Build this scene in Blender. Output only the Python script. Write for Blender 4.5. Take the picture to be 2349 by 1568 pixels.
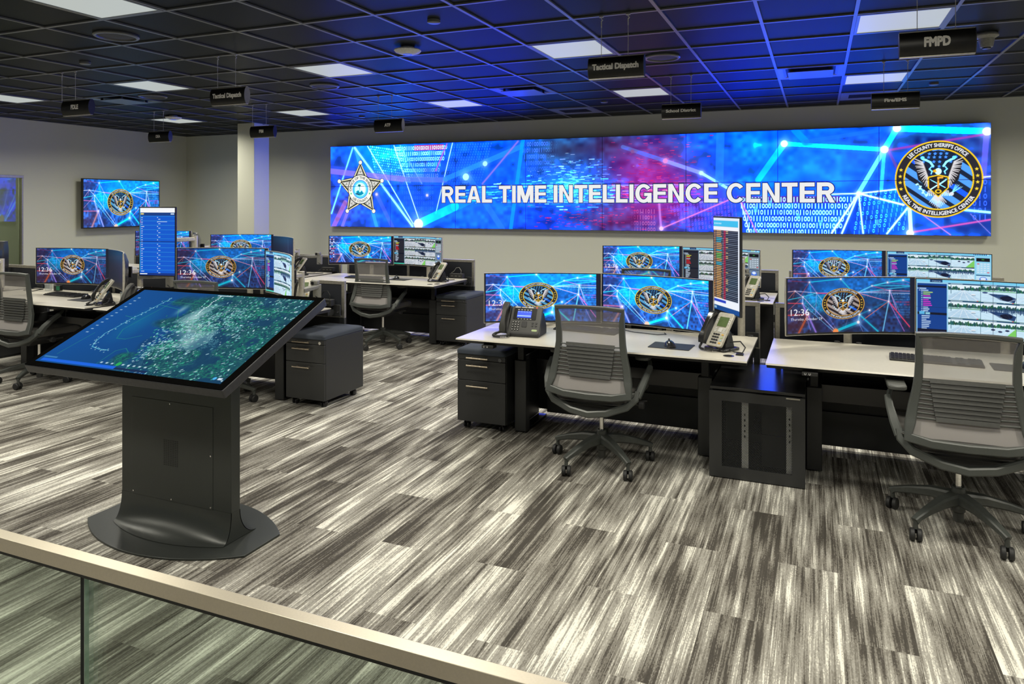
import bpy, bmesh, math, random
import numpy as np
from mathutils import Vector, Matrix, Quaternion
PI = math.pi
R = math.radians
for o in list(bpy.data.objects):
    bpy.data.objects.remove(o)
scene = bpy.context.scene
COL = scene.collection

# ------------------------------------------------------------ camera, world, exposure, lamps
cam_d = bpy.data.cameras.new('camera')
cam = bpy.data.objects.new('camera', cam_d)
COL.objects.link(cam)
cam.location = (0, 0, 1.6)
cam.rotation_euler = (PI / 2, 0, 0.3834)
cam_d.sensor_width = 36
cam_d.lens = 36 * 1603.9 / 2349
cam_d.shift_x = (1174.5 - 1228.5) / 2349
cam_d.shift_y = -(784 - 466.77) / 2349
cam_d.clip_start = 0.05
scene.camera = cam
w = bpy.data.worlds.new('world')
scene.world = w
w.use_nodes = True
w.node_tree.nodes['Background'].inputs[0].default_value = (0.5, 0.55, 0.6, 1)
w.node_tree.nodes['Background'].inputs[1].default_value = 0.02
vs = scene.view_settings
vs.view_transform = 'Standard'
vs.look = 'None'
vs.exposure = 0.0
vs.gamma = 1
vs.use_curve_mapping = False
cy = scene.cycles
cy.use_denoising = True
cy.max_bounces = 8
cy.diffuse_bounces = 4
cy.glossy_bounces = 4
cy.transparent_max_bounces = 12
cy.sample_clamp_indirect = 6
LAMP_W = 30.5          # watts of each ceiling panel
LAMP_RGB = (1.0, 0.955, 0.81)
LAMP_SPREAD = R(158)
SCREEN_GAIN = 1.0
WALL_GAIN = 1.15

# ------------------------------------------------------------ room dimensions (metres)
CEIL = 2.884
XL, XR = -11.27, 4.3
YB, YF = 9.97, -2.4
TX0, TY0, TILE = -0.3693, 5.2371, 0.61
def gx(i): return TX0 + i * TILE
def gy(j): return TY0 + j * TILE

# ------------------------------------------------------------ mesh helpers
class MB:
    def __init__(s):
        s.v, s.f, s.m = [], [], []
    def add(s, vs_, fs_, mat=0, M=None):
        b = len(s.v)
        for p in vs_:
            p = Vector(p)
            s.v.append(tuple(M @ p) if M is not None else tuple(p))
        for f in fs_:
            s.f.append([b + i for i in f])
            s.m.append(mat)
        return s
    def box(s, x0, x1, y0, y1, z0, z1, mat=0, M=None):
        v = [(x, y, z) for z in (z0, z1) for y in (y0, y1) for x in (x0, x1)]
        return s.add(v, [(0, 2, 3, 1), (4, 5, 7, 6), (0, 1, 5, 4), (2, 6, 7, 3), (0, 4, 6, 2), (1, 3, 7, 5)], mat, M)
    def rings(s, rings, mat=0, cap=True, closed=False, M=None):
        n = len(rings[0])
        v = [p for r in rings for p in r]
        f = []
        k = len(rings)
        for i in range(k if closed else k - 1):
            a, b = i * n, ((i + 1) % k) * n
            for j in range(n):
                f.append((a + j, a + (j + 1) % n, b + (j + 1) % n, b + j))
        if cap and not closed:
            f.append(tuple(range(n))[::-1])
            f.append(tuple(range((k - 1) * n, k * n)))
        return s.add(v, f, mat, M)
    def frames(s, pts, closed=False):
        pts = [Vector(p) for p in pts]
        n = len(pts)
        out = []
        up = None
        for i, p in enumerate(pts):
            a = pts[i - 1] if (i > 0 or closed) else p
            b = pts[(i + 1) % n] if (i < n - 1 or closed) else p
            t = (b - a).normalized()
            if up is None:
                up = Vector((0, 0, 1)) if abs(t.z) < 0.9 else Vector((0, 1, 0))
            u = (up - t * up.dot(t)).normalized()
            up = u
            out.append((p, t.cross(u), u))
        return out
    def tube(s, pts, r, n=10, closed=False, mat=0, M=None):
        rs = r if hasattr(r, '__len__') else [r] * len(pts)
        rr = []
        for (p, a, b), q in zip(s.frames(pts, closed), rs):
            rr.append([p + a * (q * math.cos(2 * PI * k / n)) + b * (q * math.sin(2 * PI * k / n)) for k in range(n)])
        return s.rings(rr, mat, True, closed, M)
    def bar(s, pts, w, h, closed=False, mat=0, M=None, up=None):
        # rectangular section swept along a path, chamfered corners; w and h may be lists
        n = len(pts)
        ws = w if hasattr(w, '__len__') else [w] * n
        hs = h if hasattr(h, '__len__') else [h] * n
        fr = s.frames(pts, closed)
        rr = []
        for i, (p, a, b) in enumerate(fr):
            if up is not None:
                q0 = Vector(pts[i - 1] if (i > 0 or closed) else pts[i]); q1 = Vector(pts[(i + 1) % n] if (i < n - 1 or closed) else pts[i])
                t = (q1 - q0).normalized(); b = Vector(up); b = (b - t * b.dot(t)).normalized(); a = t.cross(b)
            x, y = ws[i] / 2, hs[i] / 2
            c = min(x, y) * 0.35
            sec = [(x, y - c), (x - c, y), (-x + c, y), (-x, y - c), (-x, -y + c), (-x + c, -y), (x - c, -y), (x, -y + c)]
            rr.append([p + a * u + b * v for u, v in sec])
        return s.rings(rr, mat, True, closed, M)
    def cyl(s, p0, p1, r0, r1=None, n=16, mat=0, M=None):
        return s.tube([p0, p1], [r0, r0 if r1 is None else r1], n, False, mat, M)
    def lathe(s, prof, n=24, o=(0, 0, 0), mat=0, M=None):
        rr = [[(o[0] + r * math.cos(2 * PI * k / n), o[1] + r * math.sin(2 * PI * k / n), o[2] + z) for k in range(n)] for r, z in prof]
        return s.rings(rr, mat, True, False, M)
    def prism(s, poly, a, b, axis='z', mat=0, M=None):
        def P(u, v, t):
            return (u, v, t) if axis == 'z' else ((u, t, v) if axis == 'y' else (t, u, v))
        n = len(poly)
        v = [P(u, q, a) for u, q in poly] + [P(u, q, b) for u, q in poly]
        f = [tuple(range(n))[::-1], tuple(range(n, 2 * n))] + [(i, (i + 1) % n, n + (i + 1) % n, n + i) for i in range(n)]
        return s.add(v, f, mat, M)
    def build(s, name, mats, parent=None, smooth=True, bevel=0, loc=None):
        me = bpy.data.meshes.new(name)
        me.from_pydata([tuple(p) for p in s.v], [], s.f)
        mats = mats if isinstance(mats, (list, tuple)) else [mats]
        for m in mats:
            me.materials.append(m)
        me.polygons.foreach_set('material_index', s.m)
        bm = bmesh.new(); bm.from_mesh(me); bmesh.ops.recalc_face_normals(bm, faces=bm.faces); bm.to_mesh(me); bm.free()
        if smooth:
            me.polygons.foreach_set('use_smooth', [True] * len(me.polygons))
            me.set_sharp_from_angle(angle=R(35))
        me.update()
        o = bpy.data.objects.new(name, me)
        COL.objects.link(o)
        if parent is not None:
            o.parent = parent
        if loc is not None:
            o.location = loc
        if bevel:
            b = o.modifiers.new('bevel', 'BEVEL'); b.width = bevel; b.segments = 2; b.limit_method = 'ANGLE'; b.harden_normals = False
        return o

def thing(name, label, cat, loc=(0, 0, 0), rz=0, group=None):
    o = bpy.data.objects.new(name, None)
    COL.objects.link(o)
    o.empty_display_size = 0.1
    o.location = loc
    o.rotation_euler = (0, 0, rz)
    o['label'] = label
    o['category'] = cat
    if group: o['group'] = group
    return o
def tag(o, label, cat, group=None):
    o['label'] = label; o['category'] = cat
    if group: o['group'] = group
    return o
def struct(o):
    o['kind'] = 'structure'
    return o
def dup(root, loc, rz=0, label=None, group=None):
    def cp(o, par):
        c = o.copy(); COL.objects.link(c)
        if par is not None:
            c.parent = par; c.matrix_parent_inverse = o.matrix_parent_inverse.copy()
        for ch in kids.get(o.name, []): cp(ch, c)
        return c
    kids = {}
    for o in root.children_recursive: kids.setdefault(o.parent.name, []).append(o)
    r = cp(root, None)
    r.location = loc; r.rotation_euler = (0, 0, rz)
    if label: r['label'] = label
    if group: r['group'] = group
    return r
def arc(cx, cy, r, a0, a1, n):
    return [(cx + r * math.cos(a0 + (a1 - a0) * i / n), cy + r * math.sin(a0 + (a1 - a0) * i / n)) for i in range(n + 1)]
def rrect(x0, x1, y0, y1, r, n=4):
    return arc(x1 - r, y0 + r, r, -PI / 2, 0, n) + arc(x1 - r, y1 - r, r, 0, PI / 2, n) + arc(x0 + r, y1 - r, r, PI / 2, PI, n) + arc(x0 + r, y0 + r, r, PI, 1.5 * PI, n)

# ------------------------------------------------------------ materials
def nodes(name):
    m = bpy.data.materials.new(name); m.use_nodes = True
    return m, m.node_tree, m.node_tree.nodes['Principled BSDF']
def nn(t, kind, **kw):
    n = t.nodes.new(kind)
    for k, v in kw.items():
        if k in n.inputs.keys(): n.inputs[k].default_value = v
        else: setattr(n, k, v)
    return n
def mathn(t, op, a, b=None, c=None):
    n = t.nodes.new('ShaderNodeMath'); n.operation = op
    for i, x in enumerate((a, b, c)):
        if x is None: continue
        if isinstance(x, (int, float)): n.inputs[i].default_value = x
        else: t.links.new(x, n.inputs[i])
    return n.outputs[0]
def lin(c):
    return tuple(((x / 12.92) if x <= 0.04045 else ((x + 0.055) / 1.055) ** 2.4) for x in c)
def mat(name, rgb, rough=0.5, metal=0.0, spec=0.5, var=0.12, scale=60, bump=0.0):
    m, t, p = nodes(name)
    no = nn(t, 'ShaderNodeTexNoise', Scale=scale, Detail=3.0)
    tc = nn(t, 'ShaderNodeTexCoord')
    t.links.new(tc.outputs['Object'], no.inputs['Vector'])
    rp = nn(t, 'ShaderNodeValToRGB')
    rp.color_ramp.elements[0].color = tuple(c * (1 - var) for c in rgb) + (1,)
    rp.color_ramp.elements[1].color = tuple(min(1, c * (1 + var)) for c in rgb) + (1,)
    rp.color_ramp.elements[0].position = 0.3; rp.color_ramp.elements[1].position = 0.7
    t.links.new(no.outputs[0], rp.inputs[0]); t.links.new(rp.outputs[0], p.inputs['Base Color'])
    p.inputs['Roughness'].default_value = rough
    p.inputs['Metallic'].default_value = metal
    p.inputs['Specular IOR Level'].default_value = spec
    if bump:
        bu = nn(t, 'ShaderNodeBump', Strength=bump, Distance=0.002)
        t.links.new(no.outputs[0], bu.inputs['Height']); t.links.new(bu.outputs[0], p.inputs['Normal'])
    return m
def emis(name, rgb, k=1.0, rough=0.4):
    m, t, p = nodes(name)
    p.inputs['Base Color'].default_value = (0.02, 0.02, 0.02, 1)
    p.inputs['Roughness'].default_value = rough
    p.inputs['Emission Color'].default_value = tuple(rgb) + (1,)
    p.inputs['Emission Strength'].default_value = k
    m.cycles.emission_sampling = 'NONE'
    return m
def screen_mat(name, k, rough=0.25, spec=0.25):
    m, t, p = nodes(name)
    a = nn(t, 'ShaderNodeAttribute', attribute_name='Col')
    p.inputs['Base Color'].default_value = (0.008, 0.008, 0.01, 1)
    p.inputs['Roughness'].default_value = rough
    p.inputs['Specular IOR Level'].default_value = spec
    t.links.new(a.outputs['Color'], p.inputs['Emission Color'])
    p.inputs['Emission Strength'].default_value = k
    m.cycles.emission_sampling = 'NONE'
    return m

BLACK = mat('black_powder_coat', (0.028, 0.029, 0.030), 0.42, bump=0.15, scale=400)
BLACKG = mat('black_gloss_steel', (0.016, 0.016, 0.018), 0.22, bump=0.03, scale=300)
BLACKM = mat('black_matte_plastic', (0.018, 0.018, 0.019), 0.55)
SIGNB = mat('sign_black_anodised', (0.014, 0.014, 0.014), 0.33, 0.4)
DGREY = mat('dark_grey_plastic', (0.075, 0.078, 0.072), 0.42, bump=0.1, scale=500)
CHAIRF = mat('chair_frame_grey', (0.066, 0.072, 0.068), 0.38, bump=0.08, scale=500)
CHAIRD = mat('chair_dark_base', (0.055, 0.06, 0.056), 0.38)
SEATF = mat('seat_fabric', (0.10, 0.095, 0.088), 0.9, bump=0.5, scale=700)
FABRIC = mat('divider_fabric', (0.024, 0.027, 0.036), 0.95, bump=0.6, scale=900)
CUSH = mat('cushion_fabric', (0.045, 0.055, 0.075), 0.95, bump=0.6, scale=900)
ALU = mat('brushed_aluminium', (0.40, 0.38, 0.33), 0.40, 0.7)
LAM = mat('light_laminate', (0.57, 0.54, 0.47), 0.34, var=0.03, bump=0.02)
SILV = mat('silver_plastic', (0.55, 0.52, 0.45), 0.35, 0.3)
LGREY = mat('light_grey_plastic', (0.22, 0.218, 0.20), 0.45)
CHROME = mat('chrome', (0.75, 0.74, 0.72), 0.15, 1.0)
BRASSN = mat('brushed_nickel', (0.72, 0.62, 0.48), 0.28, 0.95)
KEYB = mat('black_key_plastic', (0.02, 0.02, 0.022), 0.35)
KIOSK = mat('kiosk_steel', (0.038, 0.042, 0.040), 0.33, 0.2, bump=0.06, scale=350)
KIOSKF = mat('kiosk_bezel', (0.045, 0.045, 0.05), 0.42, 0.25)
WHITEP = mat('white_plastic', (0.62, 0.62, 0.6), 0.4)
RAILM = mat('brushed_rail_metal', (0.62, 0.56, 0.45), 0.36, 0.7, var=0.03, scale=200)
GASKET = mat('black_gasket', (0.012, 0.014, 0.014), 0.5)
TBAR = mat('ceiling_bar_paint', (0.115, 0.12, 0.122), 0.30, 0.0, 0.6, var=0.03)
WIREM = mat('steel_wire', (0.5, 0.5, 0.5), 0.5, 0.2)
DIFF = emis('lamp_diffuser', lin((0.70, 0.725, 0.71)), 1.0)
BLUELCD = emis('phone_blue_lcd', lin((0.10, 0.32, 0.95)), 1.0)
PALEL = emis('phone_pale_glyphs', lin((0.65, 0.80, 1.0)), 1.0)
GREENLCD = mat('grey_green_lcd', (0.10, 0.15, 0.055), 0.25)
REDL = emis('red_lamp', lin((0.9, 0.35, 0.2)), 0.8)
LETTER = mat('raised_sign_letters', (0.75, 0.73, 0.70), 0.6)
WHITEL = mat('white_marking', (0.7, 0.7, 0.7), 0.5)
SCR = screen_mat('screen_picture', SCREEN_GAIN, .3, .15)
SCRT = screen_mat('touch_screen_picture', SCREEN_GAIN, .9, 0.0)
BORD = mat('black_glass_border', (0.003, 0.003, 0.003), 0.9, spec=0.0)
SCRW = screen_mat('video_wall_picture', WALL_GAIN, 0.35)
TITLE = emis('title_white', lin((0.93, 0.93, 0.93)), 1.0)
TITLED = emis('title_outline_blue', lin((0.03, 0.17, 0.42)), 1.0)

def wall_material(name, rgb):
    m, t, p = nodes(name)
    tc = nn(t, 'ShaderNodeTexCoord')
    no = nn(t, 'ShaderNodeTexNoise', Scale=260.0, Detail=4.0)
    n2 = nn(t, 'ShaderNodeTexNoise', Scale=0.8, Detail=2.0)
    t.links.new(tc.outputs['Object'], no.inputs['Vector']); t.links.new(tc.outputs['Object'], n2.inputs['Vector'])
    rp = nn(t, 'ShaderNodeValToRGB')
    rp.color_ramp.elements[0].color = tuple(c * 0.96 for c in rgb) + (1,)
    rp.color_ramp.elements[1].color = tuple(c * 1.04 for c in rgb) + (1,)
    t.links.new(n2.outputs[0], rp.inputs[0]); t.links.new(rp.outputs[0], p.inputs['Base Color'])
    bu = nn(t, 'ShaderNodeBump', Strength=0.25, Distance=0.001)
    t.links.new(no.outputs[0], bu.inputs['Height']); t.links.new(bu.outputs[0], p.inputs['Normal'])
    p.inputs['Roughness'].default_value = 0.7
    return m
WALLM = wall_material('painted_wall', (0.66, 0.67, 0.57))

def ceiling_material():
    m, t, p = nodes('black_ceiling_tile')
    tc = nn(t, 'ShaderNodeTexCoord')
    no = nn(t, 'ShaderNodeTexNoise', Scale=420.0, Detail=3.0)
    t.links.new(tc.outputs['Object'], no.inputs['Vector'])
    rp = nn(t, 'ShaderNodeValToRGB')
    rp.color_ramp.elements[0].color = (0.004, 0.005, 0.006, 1); rp.color_ramp.elements[1].color = (0.010, 0.013, 0.015, 1)
    t.links.new(no.outputs[0], rp.inputs[0]); t.links.new(rp.outputs[0], p.inputs['Base Color'])
    p.inputs['Roughness'].default_value = 0.38
    p.inputs['Specular IOR Level'].default_value = 0.042
    bu = nn(t, 'ShaderNodeBump', Strength=0.5, Distance=0.001)
    t.links.new(no.outputs[0], bu.inputs['Height']); t.links.new(bu.outputs[0], p.inputs['Normal'])
    return m
CEILM = ceiling_material()

def carpet_material():
    m, t, p = nodes('plank_carpet')
    L = t.links
    tc = nn(t, 'ShaderNodeTexCoord')
    sx = nn(t, 'ShaderNodeSeparateXYZ'); L.new(tc.outputs['Object'], sx.inputs[0])
    x, y = sx.outputs[0], sx.outputs[1]
    cx_ = mathn(t, 'DIVIDE', mathn(t, 'SUBTRACT', x, 0.085 - 25.0), 0.25)
    col = mathn(t, 'FLOOR', cx_)
    half = mathn(t, 'MULTIPLY', mathn(t, 'MODULO', col, 2.0), 0.5)
    ry = mathn(t, 'SUBTRACT', mathn(t, 'SUBTRACT', y, 2.80 - 25.0), half)
    row = mathn(t, 'FLOOR', ry)
    cv = nn(t, 'ShaderNodeCombineXYZ'); L.new(col, cv.inputs[0]); L.new(row, cv.inputs[1])
    wn = nn(t, 'ShaderNodeTexWhiteNoise', noise_dimensions='3D'); L.new(cv.outputs[0], wn.inputs['Vector'])
    wc = nn(t, 'ShaderNodeSeparateColor'); L.new(wn.outputs['Color'], wc.inputs[0])
    def vec(ax, ay, offk):
        c = nn(t, 'ShaderNodeCombineXYZ')
        L.new(mathn(t, 'ADD', mathn(t, 'MULTIPLY', x, ax), mathn(t, 'MULTIPLY', wc.outputs[0], offk)), c.inputs[0])
        L.new(mathn(t, 'ADD', mathn(t, 'MULTIPLY', y, ay), mathn(t, 'MULTIPLY', wc.outputs[1], offk)), c.inputs[1])
        L.new(mathn(t, 'MULTIPLY', wc.outputs[2], 3.0), c.inputs[2])
        return c.outputs[0]
    def noise(v, d=2.0, rough=0.55):
        n = nn(t, 'ShaderNodeTexNoise', Scale=1.0, Detail=d, Roughness=rough); L.new(v, n.inputs['Vector']); return n.outputs[0]
    qx = mathn(t, 'DIVIDE', mathn(t, 'FLOOR', mathn(t, 'MULTIPLY', x, 300.0)), 300.0)     # tuft rows
    qy = mathn(t, 'DIVIDE', mathn(t, 'FLOOR', mathn(t, 'MULTIPLY', y, 130.0)), 130.0)
    def vq(ax, ay, offk, zk=3.0):
        c = nn(t, 'ShaderNodeCombineXYZ')
        L.new(mathn(t, 'ADD', mathn(t, 'MULTIPLY', qx, ax), mathn(t, 'MULTIPLY', wc.outputs[0], offk)), c.inputs[0])
        L.new(mathn(t, 'ADD', mathn(t, 'MULTIPLY', qy, ay), mathn(t, 'MULTIPLY', wc.outputs[1], offk)), c.inputs[1])
        L.new(mathn(t, 'MULTIPLY', wc.outputs[2], zk), c.inputs[2])
        return c.outputs[0]
    big = noise(vec(8.0, 1.6, 40.0), 2.0, 0.5)       # long light and dark clouds in each plank
    mid = noise(vq(56.0, 1.2, 70.0), 2.0, 0.55)      # long stripes
    fine = noise(vq(290.0, 4.5, 0.0), 1.0, 0.6)      # single yarn rows that break along their length
    c2 = nn(t, 'ShaderNodeCombineXYZ'); L.new(qx, c2.inputs[0]); L.new(qy, c2.inputs[1])
    w2 = nn(t, 'ShaderNodeTexWhiteNoise', noise_dimensions='2D'); L.new(c2.outputs[0], w2.inputs['Vector'])
    grit = w2.outputs['Value']
    v = mathn(t, 'ADD', mathn(t, 'MULTIPLY', big, 1.30), mathn(t, 'MULTIPLY', mid, 1.15))
    v = mathn(t, 'ADD', v, mathn(t, 'MULTIPLY', wc.outputs[1], 0.20))
    v = mathn(t, 'ADD', v, mathn(t, 'MULTIPLY', mathn(t, 'SUBTRACT', fine, 0.5), 0.68))
    v = mathn(t, 'ADD', v, mathn(t, 'MULTIPLY', mathn(t, 'SUBTRACT', grit, 0.5), 0.14))
    v = mathn(t, 'SUBTRACT', v, 0.87)
    rp = nn(t, 'ShaderNodeValToRGB')
    cr = rp.color_ramp
    cr.elements[0].position = 0.10; cr.elements[0].color = (0.060, 0.054, 0.047, 1)
    cr.elements[1].position = 1.0; cr.elements[1].color = (0.86, 0.84, 0.77, 1)
    for pos, c in ((0.26, (0.085, 0.076, 0.066)), (0.31, (0.165, 0.152, 0.132)), (0.44, (0.215, 0.202, 0.178)), (0.50, (0.30, 0.285, 0.255)), (0.64, (0.37, 0.355, 0.32)), (0.69, (0.56, 0.54, 0.485)), (0.77, (0.76, 0.735, 0.665))):
        e = cr.elements.new(pos); e.color = c + (1,)
    L.new(v, rp.inputs[0]); L.new(rp.outputs[0], p.inputs['Base Color'])
    p.inputs['Roughness'].default_value = 0.9
    p.inputs['Specular IOR Level'].default_value = 0.15
    bu = nn(t, 'ShaderNodeBump', Strength=0.5, Distance=0.003)
    L.new(mathn(t, 'ADD', fine, grit), bu.inputs['Height']); L.new(bu.outputs[0], p.inputs['Normal'])
    return m
CARPET = carpet_material()

def see_through(name, rgb, alpha, rough=0.6, pattern=None):
    m, t, p = nodes(name)
    out = t.nodes['Material Output']
    p.inputs['Base Color'].default_value = tuple(rgb) + (1,)
    p.inputs['Roughness'].default_value = rough
    tr = nn(t, 'ShaderNodeBsdfTransparent')
    mx = nn(t, 'ShaderNodeMixShader')
    mx.inputs[0].default_value = alpha
    t.links.new(tr.outputs[0], mx.inputs[1]); t.links.new(p.outputs[0], mx.inputs[2]); t.links.new(mx.outputs[0], out.inputs[0])
    if pattern:
        tc = nn(t, 'ShaderNodeTexCoord'); sx = nn(t, 'ShaderNodeSeparateXYZ'); t.links.new(tc.outputs['Object'], sx.inputs[0])
        a, b = [sx.outputs[i] for i in pattern[0]]
        pt = pattern[1]
        def dist(off):
            u = mathn(t, 'SUBTRACT', mathn(t, 'FRACT', mathn(t, 'ADD', mathn(t, 'DIVIDE', a, pt), off)), 0.5)
            v_ = mathn(t, 'MULTIPLY', mathn(t, 'SUBTRACT', mathn(t, 'FRACT', mathn(t, 'ADD', mathn(t, 'DIVIDE', b, pt * 1.732), off)), 0.5), 1.732)
            return mathn(t, 'SQRT', mathn(t, 'ADD', mathn(t, 'MULTIPLY', u, u), mathn(t, 'MULTIPLY', v_, v_)))
        d = mathn(t, 'MINIMUM', dist(20.0), dist(20.5))
        t.links.new(mathn(t, 'GREATER_THAN', d, pattern[2]), mx.inputs[0])
    return m
MESHB = see_through('chair_mesh', (0.30, 0.285, 0.28), 0.60, 0.8)
PERF = see_through('perforated_steel', (0.03, 0.032, 0.034), 1.0, 0.5, ((0, 2), 0.0085, 0.41))
BOTTLE = see_through('clear_plastic', (0.55, 0.6, 0.6), 0.35, 0.1)

def glass_material(name, tint, refl):
    m, t, p = nodes(name)
    out = t.nodes['Material Output']
    tr = nn(t, 'ShaderNodeBsdfTransparent'); tr.inputs[0].default_value = tint + (1,)
    gl = nn(t, 'ShaderNodeBsdfGlossy'); gl.inputs['Roughness'].default_value = 0.0
    fr = nn(t, 'ShaderNodeFresnel', IOR=1.45)
    mx = nn(t, 'ShaderNodeMixShader')
    t.links.new(mathn(t, 'MULTIPLY', fr.outputs[0], refl), mx.inputs[0])
    t.links.new(tr.outputs[0], mx.inputs[1]); t.links.new(gl.outputs[0], mx.inputs[2]); t.links.new(mx.outputs[0], out.inputs[0])
    return m
GLASS = glass_material('clear_green_tinted_glass', (0.90, 0.965, 0.91), 0.7)
GLASSW = glass_material('wall_glass', (0.66, 0.72, 0.64), 1.6)

# ------------------------------------------------------------ pictures shown on the screens, painted into colour attributes
_gl = {}
CAPH = None
def text_tris(body, bold=0.0, sx=1.0, space=1.0):
    key = (body, bold, sx, space)
    if key in _gl: return _gl[key]
    cu = bpy.data.curves.new('t', 'FONT'); cu.body = body; cu.size = 1.0;  cu.resolution_u = 3; cu.space_character = space
    ob = bpy.data.objects.new('t', cu); COL.objects.link(ob)
    me = bpy.data.meshes.new_from_object(ob.evaluated_get(bpy.context.evaluated_depsgraph_get()))
    v = np.array([(q.co.x * sx, q.co.y) for q in me.vertices], float).reshape(-1, 2)
    me.calc_loop_triangles()
    tr = np.array([tuple(q.vertices) for q in me.loop_triangles], int).reshape(-1, 3)
    bpy.data.objects.remove(ob); bpy.data.curves.remove(cu); bpy.data.meshes.remove(me)
    if bold > 0:
        cap = CAPH or 0.7
        vv = [v + np.array([dx * bold, dy * bold]) for dx, dy in ((0, 0), (1, 0), (-1, 0), (0, 1), (0, -1), (.8, .8), (-.8, .8), (.8, -.8), (-.8, -.8))]
        tr = np.concatenate([tr + i * len(v) for i in range(9)]); v = np.concatenate(vv)
        v = np.stack([v[:, 0], (v[:, 1] + bold) * cap / (cap + 2 * bold)], 1)
    _gl[key] = (v, tr)
    return v, tr
CAPH = text_tris('H')[0][:, 1].max()

class Cv:
    def __init__(s, w, h, bg=(0, 0, 0)):
        s.w, s.h = w, h
        s.a = np.empty((h, w, 3), np.float32); s.a[:] = bg
    def _win(s, x0, y0, x1, y1):
        x0, y0 = max(0, int(math.floor(x0))), max(0, int(math.floor(y0)))
        x1, y1 = min(s.w, int(math.ceil(x1)) + 1), min(s.h, int(math.ceil(y1)) + 1)
        if x1 <= x0 or y1 <= y0: return None
        yy, xx = np.mgrid[y0:y1, x0:x1].astype(np.float32)
        return (slice(y0, y1), slice(x0, x1)), xx + 0.5, yy + 0.5
    def put(s, sl, al, c):
        al = al[..., None]
        s.a[sl] = s.a[sl] * (1 - al) + np.array(c, np.float32) * al
    def rect(s, x0, y0, x1, y1, c, al=1.0):
        w = s._win(x0, y0, x1, y1)
        if w is None: return
        sl, xx, yy = w
        cov = np.clip(xx - x0 + 0.5, 0, 1) * np.clip(x1 - xx + 0.5, 0, 1) * np.clip(yy - y0 + 0.5, 0, 1) * np.clip(y1 - yy + 0.5, 0, 1)
        s.put(sl, cov * al, c)
    def seg(s, x0, y0, x1, y1, w, c, al=1.0, soft=1.0, w1=None, fade=None):
        w1 = w if w1 is None else w1
        pad = max(w, w1) / 2 + soft + 1
        q = s._win(min(x0, x1) - pad, min(y0, y1) - pad, max(x0, x1) + pad, max(y0, y1) + pad)
        if q is None: return
        sl, xx, yy = q
        dx, dy = x1 - x0, y1 - y0
        L2 = dx * dx + dy * dy + 1e-9
        t = np.clip(((xx - x0) * dx + (yy - y0) * dy) / L2, 0, 1)
        d = np.hypot(xx - x0 - t * dx, yy - y0 - t * dy)
        hw = (w + (w1 - w) * t) / 2
        cov = np.clip((hw - d) / soft + 0.5, 0, 1) * np.minimum(1, np.maximum(hw * 2, 0.35))
        if fade is not None: cov = cov * (1 + (fade - 1) * t)
        s.put(sl, cov * al, c)
    def ell(s, cx, cy, rx, ry, c, al=1.0, inner=0.0, soft=None):
        q = s._win(cx - rx - 2, cy - ry - 2, cx + rx + 2, cy + ry + 2)
        if q is None: return
        sl, xx, yy = q
        r = np.hypot((xx - cx) / rx, (yy - cy) / ry)
        k = (rx + ry) / 2 if soft is None else 1.0 / soft
        cov = np.clip((1 - r) * k + 0.5, 0, 1)
        if inner: cov = cov * np.clip((r - inner) * k + 0.5, 0, 1)
        s.put(sl, cov * al, c)
    def blob(s, cx, cy, rx, ry, c, al=1.0):
        q = s._win(cx - 2 * rx, cy - 2 * ry, cx + 2 * rx, cy + 2 * ry)
        if q is None: return
        sl, xx, yy = q
        r2 = ((xx - cx) / rx) ** 2 + ((yy - cy) / ry) ** 2
        s.put(sl, np.exp(-1.2 * r2) * np.clip(4 - r2, 0, 1) * al, c)
    def tris(s, v, tr, c, al=1.0, ss=3):
        x0, y0 = v.min(0); x1, y1 = v.max(0)
        q = s._win(x0 - 1, y0 - 1, x1 + 1, y1 + 1)
        if q is None: return
        sl, xx, yy = q
        h, w = xx.shape
        oy, ox = sl[0].start, sl[1].start
        acc = np.zeros((h * ss, w * ss), bool)
        u = (v - np.array([ox, oy])) * ss
        for a, b, d in tr:
            A, B, D = u[a], u[b], u[d]
            tx0, ty0 = np.floor(np.minimum(np.minimum(A, B), D)).astype(int); tx1, ty1 = np.ceil(np.maximum(np.maximum(A, B), D)).astype(int)
            tx0, ty0 = max(tx0, 0), max(ty0, 0); tx1, ty1 = min(tx1 + 1, w * ss), min(ty1 + 1, h * ss)
            if tx1 <= tx0 or ty1 <= ty0: continue
            Y_, X_ = np.mgrid[ty0:ty1, tx0:tx1] + 0.5
            e0 = (B[0] - A[0]) * (Y_ - A[1]) - (B[1] - A[1]) * (X_ - A[0])
            e1 = (D[0] - B[0]) * (Y_ - B[1]) - (D[1] - B[1]) * (X_ - B[0])
            e2 = (A[0] - D[0]) * (Y_ - D[1]) - (A[1] - D[1]) * (X_ - D[0])
            acc[ty0:ty1, tx0:tx1] |= ((e0 >= 0) & (e1 >= 0) & (e2 >= 0)) | ((e0 <= 0) & (e1 <= 0) & (e2 <= 0))
        s.put(sl, acc.reshape(h, ss, w, ss).mean((1, 3)).astype(np.float32) * al, c)
    def poly(s, pts, c, al=1.0):
        from mathutils.geometry import tessellate_polygon
        tr = tessellate_polygon([[Vector((p[0], p[1], 0)) for p in pts]])
        s.tris(np.array(pts, float), tr, c, al)
    def text(s, body, x, y, cap, c, al=1.0, bold=0.0, width=None, ss=3):
        v, tr = text_tris(body, bold)
        if not len(v): return
        k = cap / CAPH
        kx = k if width is None else width / (v[:, 0].max() - v[:, 0].min())
        u = np.stack([x + (v[:, 0] - v[:, 0].min()) * kx, y - v[:, 1] * k], 1)
        s.tris(u, tr, c, al, ss)
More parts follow.
